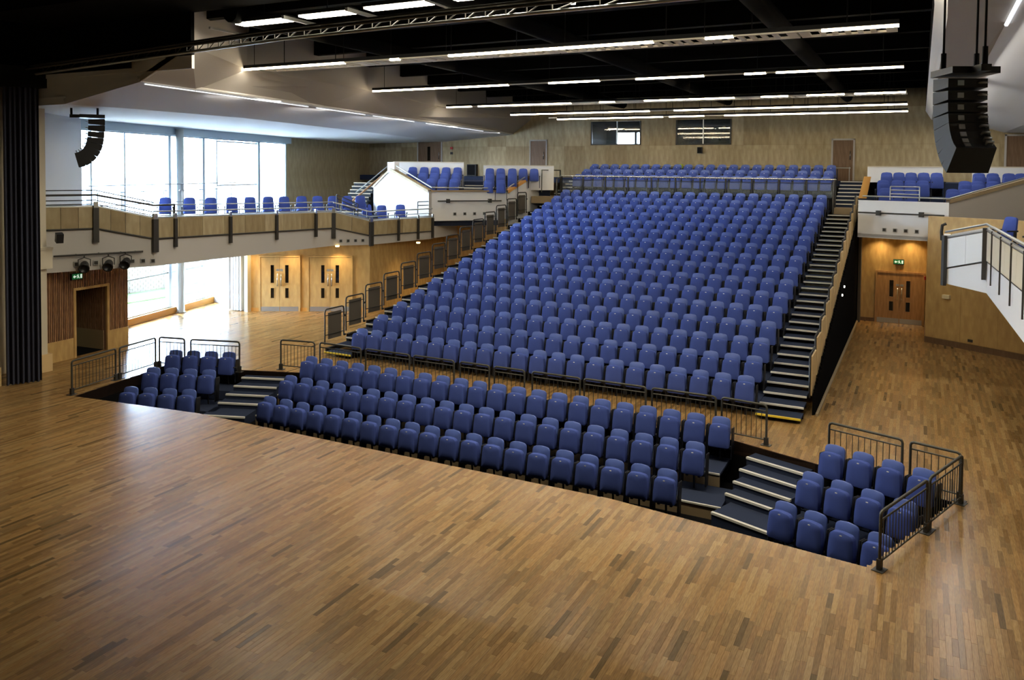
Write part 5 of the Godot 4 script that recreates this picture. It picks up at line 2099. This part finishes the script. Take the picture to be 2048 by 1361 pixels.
# ------------------------------------------------------------------ ceiling battens
func battens() -> void:
	var names := ["long light batten nearest the stage under the black ceiling", "slim light batten, second from the stage, under the black ceiling", "light batten on the stage-side edge of the rear slatted ceiling", "light line across the middle of the rear slatted ceiling", "light line on the rear slatted ceiling nearest the back wall"]
	for i in LIT.size():
		var z: float = LIT[i][0]
		var x0: float = LIT[i][1][0][0]
		var x1: float = LIT[i][1][-1][1]
		var t := thing("light_batten", names[i], "light", Vector3(0, LIT[i][2] - 0.03, z))
		var k := Mk.new()
		k.ab(Vector3(x0, 0.035, -0.06), Vector3(x1, 0.12, 0.06))
		part("housing", k, M.black, t)
		k = Mk.new()
		k.ab(Vector3(x0, 0.0, -0.035), Vector3(x1, 0.035, 0.035))
		part("diffuser", k, M.tube_off, t)
		for s in LIT[i][1]:
			k = Mk.new()
			k.ab(Vector3(s[0], -0.02, -0.035), Vector3(s[1], 0.03, 0.035))
			part("tube", k, M.tube_warm, t)
		for s in 6:
			k = Mk.new()
			var x := lerpf(x0 + 0.5, x1 - 0.5, s / 5.0)
			k.tube([Vector3(x, 0.1, 0), Vector3(x, 1.5, 0)], 0.008, 5)
			part("hanger", k, M.black, t)
	# slatted acoustic panels: behind the first batten and over the rear
	panel_row(-13.7, 3.15, 9, 2.42, 1.15, 6, "slatted off-white ceiling panel behind the first light batten, %s from left", "panels of the first batten", 8.74, 0.0)
	panel_row(-15.3, 3.12, 10, -11.42, 3.3, 6, "slatted off-white rear ceiling panel, stage-side row, %s from left", "rear ceiling panels, stage side", 8.74, 0.045)
	panel_row(-14.0, 3.12, 10, -14.82, 1.62, 6, "slatted off-white rear ceiling panel, middle row, %s from left", "rear ceiling panels, middle", 8.59, 0.088)
	panel_row(-12.8, 3.12, 10, -16.52, 2.6, 6, "slatted off-white rear ceiling panel, row beside the back wall, %s from left", "rear ceiling panels, back", 8.44, 0.075)
	# stage house light panels, the last three added out of view as fill
	for i in STAGE_AND_FILL_PANELS.size():
		var s: Array = STAGE_AND_FILL_PANELS[i]
		var t := thing("stage_and_fill_panel", "white light panel of stage edge row, last three added as fill, %s from left" % ORD[i], "light", Vector3((s[0] + s[1]) / 2.0, 9.2, s[2]), 0.0, "light panels over the stage edge")
		var k := Mk.new()
		var h: float = (s[1] - s[0]) / 2.0
		k.ab(Vector3(-h, -0.02, -0.15), Vector3(h, 0.02, 0.15))
		part("diffuser", k, M.tube_warm, t)
		k = Mk.new()
		k.ab(Vector3(-h - 0.03, 0.02, -0.18), Vector3(h + 0.03, 0.1, 0.18))
		k.tube([Vector3(0, 0.1, 0), Vector3(0, 1.0, 0)], 0.012, 5)
		part("tray", k, M.black, t)
		k = Mk.new()
		k.ab(Vector3(h + 0.05, -0.03, -1.0), Vector3(h + 0.12, 0.04, 0.3))
		part("fin", k, M.steel, t)
	# pale louvre blades further left
	for i in 6:
		var k := Mk.new()
		var x := -17.6 + i * 1.2
		k.t = Transform3D(Basis(Vector3.UP, 0.0), Vector3(x, 9.2, 5.1))
		k.ab(Vector3(-0.03, -0.02, -0.9), Vector3(0.03, 0.03, 0.5))
		one("ceiling_blade", k, M.steel, "thin pale ceiling blade over the stage edge, %s from left" % ORD[i], "blade", "ceiling blades over the stage edge")

func panel_row(x0: float, x1: float, n: int, z: float, depth: float, slats: int, label: String, group: String, y: float, tilt: float) -> void:
	var w := (x1 - x0) / n
	for i in n:
		var t := thing("acoustic_panel", label % ORD[i], "ceiling panel", Vector3(x0 + w * (i + 0.5), y, z), 0.0, group)
		t.rotation.x = tilt
		var k := Mk.new()
		var h := w / 2.0 - 0.02
		k.ab(Vector3(-h, 0, -0.34), Vector3(h, 0.04, -0.02))
		k.ab(Vector3(-h, 0, -depth), Vector3(h, 0.04, -depth + 0.12))
		k.ab(Vector3(-h, 0, -depth + 0.12), Vector3(-h + 0.2, 0.04, -0.34))
		k.ab(Vector3(h - 0.2, 0, -depth + 0.12), Vector3(h, 0.04, -0.34))
		if depth > 2.0:
			k.ab(Vector3(-h + 0.2, 0, -depth * 0.55 - 0.1), Vector3(h - 0.2, 0.04, -depth * 0.55 + 0.1))
		part("frame", k, M.acoustic, t)
		for s in slats - 1:
			k = Mk.new()
			var x := -h + 0.2 + (2 * h - 0.4) * (s + 1.0) / slats
			k.ab(Vector3(x - 0.05, 0, -depth + 0.12), Vector3(x + 0.05, 0.04, -0.34))
			part("slat", k, M.acoustic, t)
		k = Mk.new()
		k.tube([Vector3(0, 0.04, -depth * 0.5), Vector3(0, 1.9, -depth * 0.5)], 0.012, 5)
		part("hanger", k, M.black, t)

# ------------------------------------------------------------------ hung things
func array_speaker(at: Vector3, turn: float, sc: float, angs: Array, label: String, cable_top: float) -> void:
	var t := thing("line_array", label, "speaker", at, turn)
	# local: front towards -z, top at y = 0
	var k := Mk.new()
	k.ab(Vector3(-0.28 * sc, 0.02, -0.46 * sc), Vector3(0.28 * sc, 0.1 * sc, 0.1 * sc))
	k.ab(Vector3(-0.06 * sc, 0.02, 0.1 * sc), Vector3(0.06 * sc, 0.1 * sc, 0.32 * sc))
	part("fly_frame", k, M.black_gloss, t)
	var cur := Vector3(0, 0, -0.45 * sc)
	var a := 0.0
	for i in angs.size():
		var hf := 0.165 * sc
		a += deg_to_rad(angs[i])
		var b := Basis(Vector3.RIGHT, -a)
		k = Mk.new()
		k.t = Transform3D(b, cur)
		var w := 0.25 * sc
		var d := 0.36 * sc
		var fh := hf * 0.94
		var rh := hf * 0.66
		# wedge cabinet hanging from its front top edge
		var p := [Vector3(-w, -fh, 0), Vector3(w, -fh, 0), Vector3(w, 0, 0), Vector3(-w, 0, 0)]
		var q := [Vector3(-w * .94, -fh * .5 - rh * .5, d), Vector3(w * .94, -fh * .5 - rh * .5, d), Vector3(w * .94, -fh * .5 + rh * .5, d), Vector3(-w * .94, -fh * .5 + rh * .5, d)]
		k.quad(p[1], p[0], p[3], p[2])
		k.quad(q[0], q[1], q[2], q[3])
		k.quad(p[0], q[0], q[3], p[3])
		k.quad(q[1], p[1], p[2], q[2])
		k.quad(p[3], q[3], q[2], p[2])
		k.quad(q[0], p[0], p[1], q[1])
		var cab := part("cabinet", k, M.speaker_black, t)
		k = Mk.new()
		k.t = Transform3D(b, cur)
		k.ab(Vector3(-w + 0.03, -fh + 0.015, -0.012), Vector3(w - 0.03, -0.015, 0.0))
		part("grille", k, M.speaker_grille, cab)
		k = Mk.new()
		k.t = Transform3D(b, cur)
		k.tube([Vector3(w * .5, -fh * .5, d), Vector3(w * .5, -fh * .5, d + 0.05), Vector3(w * .8, -fh * .5, d + 0.05), Vector3(w * .8, -fh * .5, d)], 0.012)
		k.ab(Vector3(-w * .5, -fh * .5 - 0.03, d), Vector3(-w * .2, -fh * .5 + 0.03, d + 0.01))
		part("handle", k, M.steel, cab)
		cur += b * Vector3(0, -hf, 0)
	for q in [[-0.2, -0.3], [0.2, -0.3], [0.0, 0.28]]:
		k = Mk.new()
		k.tube([Vector3(q[0] * sc, 0.1, q[1] * sc), Vector3(q[0] * sc, cable_top, q[1] * sc)], 0.014, 5)
		k.tube([Vector3(q[0] * sc, 0.1, q[1] * sc), Vector3(q[0] * sc, 0.3, q[1] * sc)], 0.03, 6)
		part("cable", k, M.black, t)

func hung_things() -> void:
	var k: Mk
	array_speaker(Vector3(4.12, 7.02, 8.5), 0.42, 0.97, [0, 2, 3, 5, 8, 10, 11, 14], "black curved line of loudspeakers hanging at the upper right", 1.9)
	array_speaker(Vector3(-17.3, 7.2, 4.9), -0.62, 1.12, [0, 2, 3, 5, 8, 11, 13, 15, 15], "dark curved line of loudspeakers hanging in front of the bright left windows", 1.3)
	# truss along the proscenium edge
	var t := thing("lighting_truss", "long dark lighting truss running from the curtain across the upper left", "truss")
	var tp := [Vector3(-17.6, 8.3, 6.2), Vector3(-13.8, 8.45, 6.2), Vector3(-11.2, 8.56, 6.2), Vector3(-8.8, 8.65, 6.2), Vector3(-5.6, 8.7, 6.2), Vector3(-2.5, 8.72, 6.2), Vector3(4, 8.72, 6.2)]
	for o in [Vector3(0, 0, 0), Vector3(0, 0.22, 0.0), Vector3(0, 0.11, 0.2)]:
		k = Mk.new()
		var pts := []
		for v in tp:
			pts.append(v + o)
		k.tube(pts, 0.035, 6)
		part("chord", k, M.steel if o.y == 0.0 else M.dark_metal, t)
	for i in 44:
		k = Mk.new()
		var u := i / 43.0
		var p := along(tp, u)
		k.tube([p, p + Vector3(0, 0.22, 0)], 0.014, 5)
		k.tube([p, along(tp, minf(1.0, u + 0.02)) + Vector3(0, 0.22, 0)], 0.012, 5)
		part("brace", k, M.dark_metal, t)
	# lighting bar and lanterns under the left gallery
	t = thing("lighting_bar", "dark pipe below the left gallery carrying three stage lanterns", "lighting bar")
	k = Mk.new()
	k.tube([Vector3(-18.75, 3.24, 4.9), Vector3(-17.8, 3.24, 2.65)], 0.03)
	part("pipe", k, M.dark_metal, t)
	for u in [0.25, 0.5, 0.75, 0.92]:
		k = Mk.new()
		var p := Vector3(-18.75, 3.24, 4.9).lerp(Vector3(-17.8, 3.24, 2.65), u)
		k.tube([p, p + Vector3(-0.2, 0.02, -0.08)], 0.02)
		part("bracket", k, M.dark_metal, t)
	var lp := [Vector3(-18.38, 2.9, 4.2), Vector3(-18.12, 2.9, 3.6), Vector3(-17.94, 2.93, 3.15)]
	for i in 3:
		t = thing("stage_lantern", "black stage lantern hanging below the left gallery, %s from the curtain" % ORD[i], "stage light", lp[i], 0.9 - i * 0.1, "stage lanterns below the left gallery")
		k = Mk.new()
		k.t = Transform3D(Basis(Vector3.RIGHT, PI / 2 + 0.35), Vector3.ZERO)
		k.lathe([Vector2(0.0, -0.2), Vector2(0.09, -0.19), Vector2(0.12, -0.1), Vector2(0.13, 0.12), Vector2(0.15, 0.13), Vector2(0.15, 0.17), Vector2(0.12, 0.17), Vector2(0.1, 0.12), Vector2(0.0, 0.1)], 16)
		part("body", k, M.black_gloss, t)
		k = Mk.new()
		k.tube([Vector3(-0.16, 0, 0), Vector3(-0.16, 0.2, 0), Vector3(0, 0.26, 0), Vector3(0.16, 0.2, 0), Vector3(0.16, 0, 0)], 0.014)
		k.tube([Vector3(0, 0.26, 0), Vector3(0, 0.34, 0)], 0.02)
		part("yoke", k, M.dark_metal, t)
	# small speaker on the pier
	t = thing("wall_speaker", "small dark loudspeaker on the cream pier beside the curtain", "speaker", Vector3(-17.86, 3.85, 5.3), 1.2)
	k = Mk.new()
	k.t = Transform3D(Basis(Vector3.RIGHT, 0.25), Vector3.ZERO)
	k.ab(Vector3(-0.09, -0.13, -0.1), Vector3(0.09, 0.13, 0.1))
	part("cabinet", k, M.speaker_black, t)
	k = Mk.new()
	k.tube([Vector3(0, 0, -0.1), Vector3(0, 0, -0.2)], 0.02)
	part("bracket", k, M.dark_metal, t)
	# work lamp in the black ceiling
	k = Mk.new()
	k.lathe([Vector2(0, -0.04), Vector2(0.05, -0.03), Vector2(0.06, 0.02), Vector2(0, 0.04)], 10)
	var o := one("work_lamp", k, M.white_bulb, "tiny bright lamp in the black ceiling near the top middle", "lamp")
	o.position = Vector3(-2.62, 9.2, 4.6)
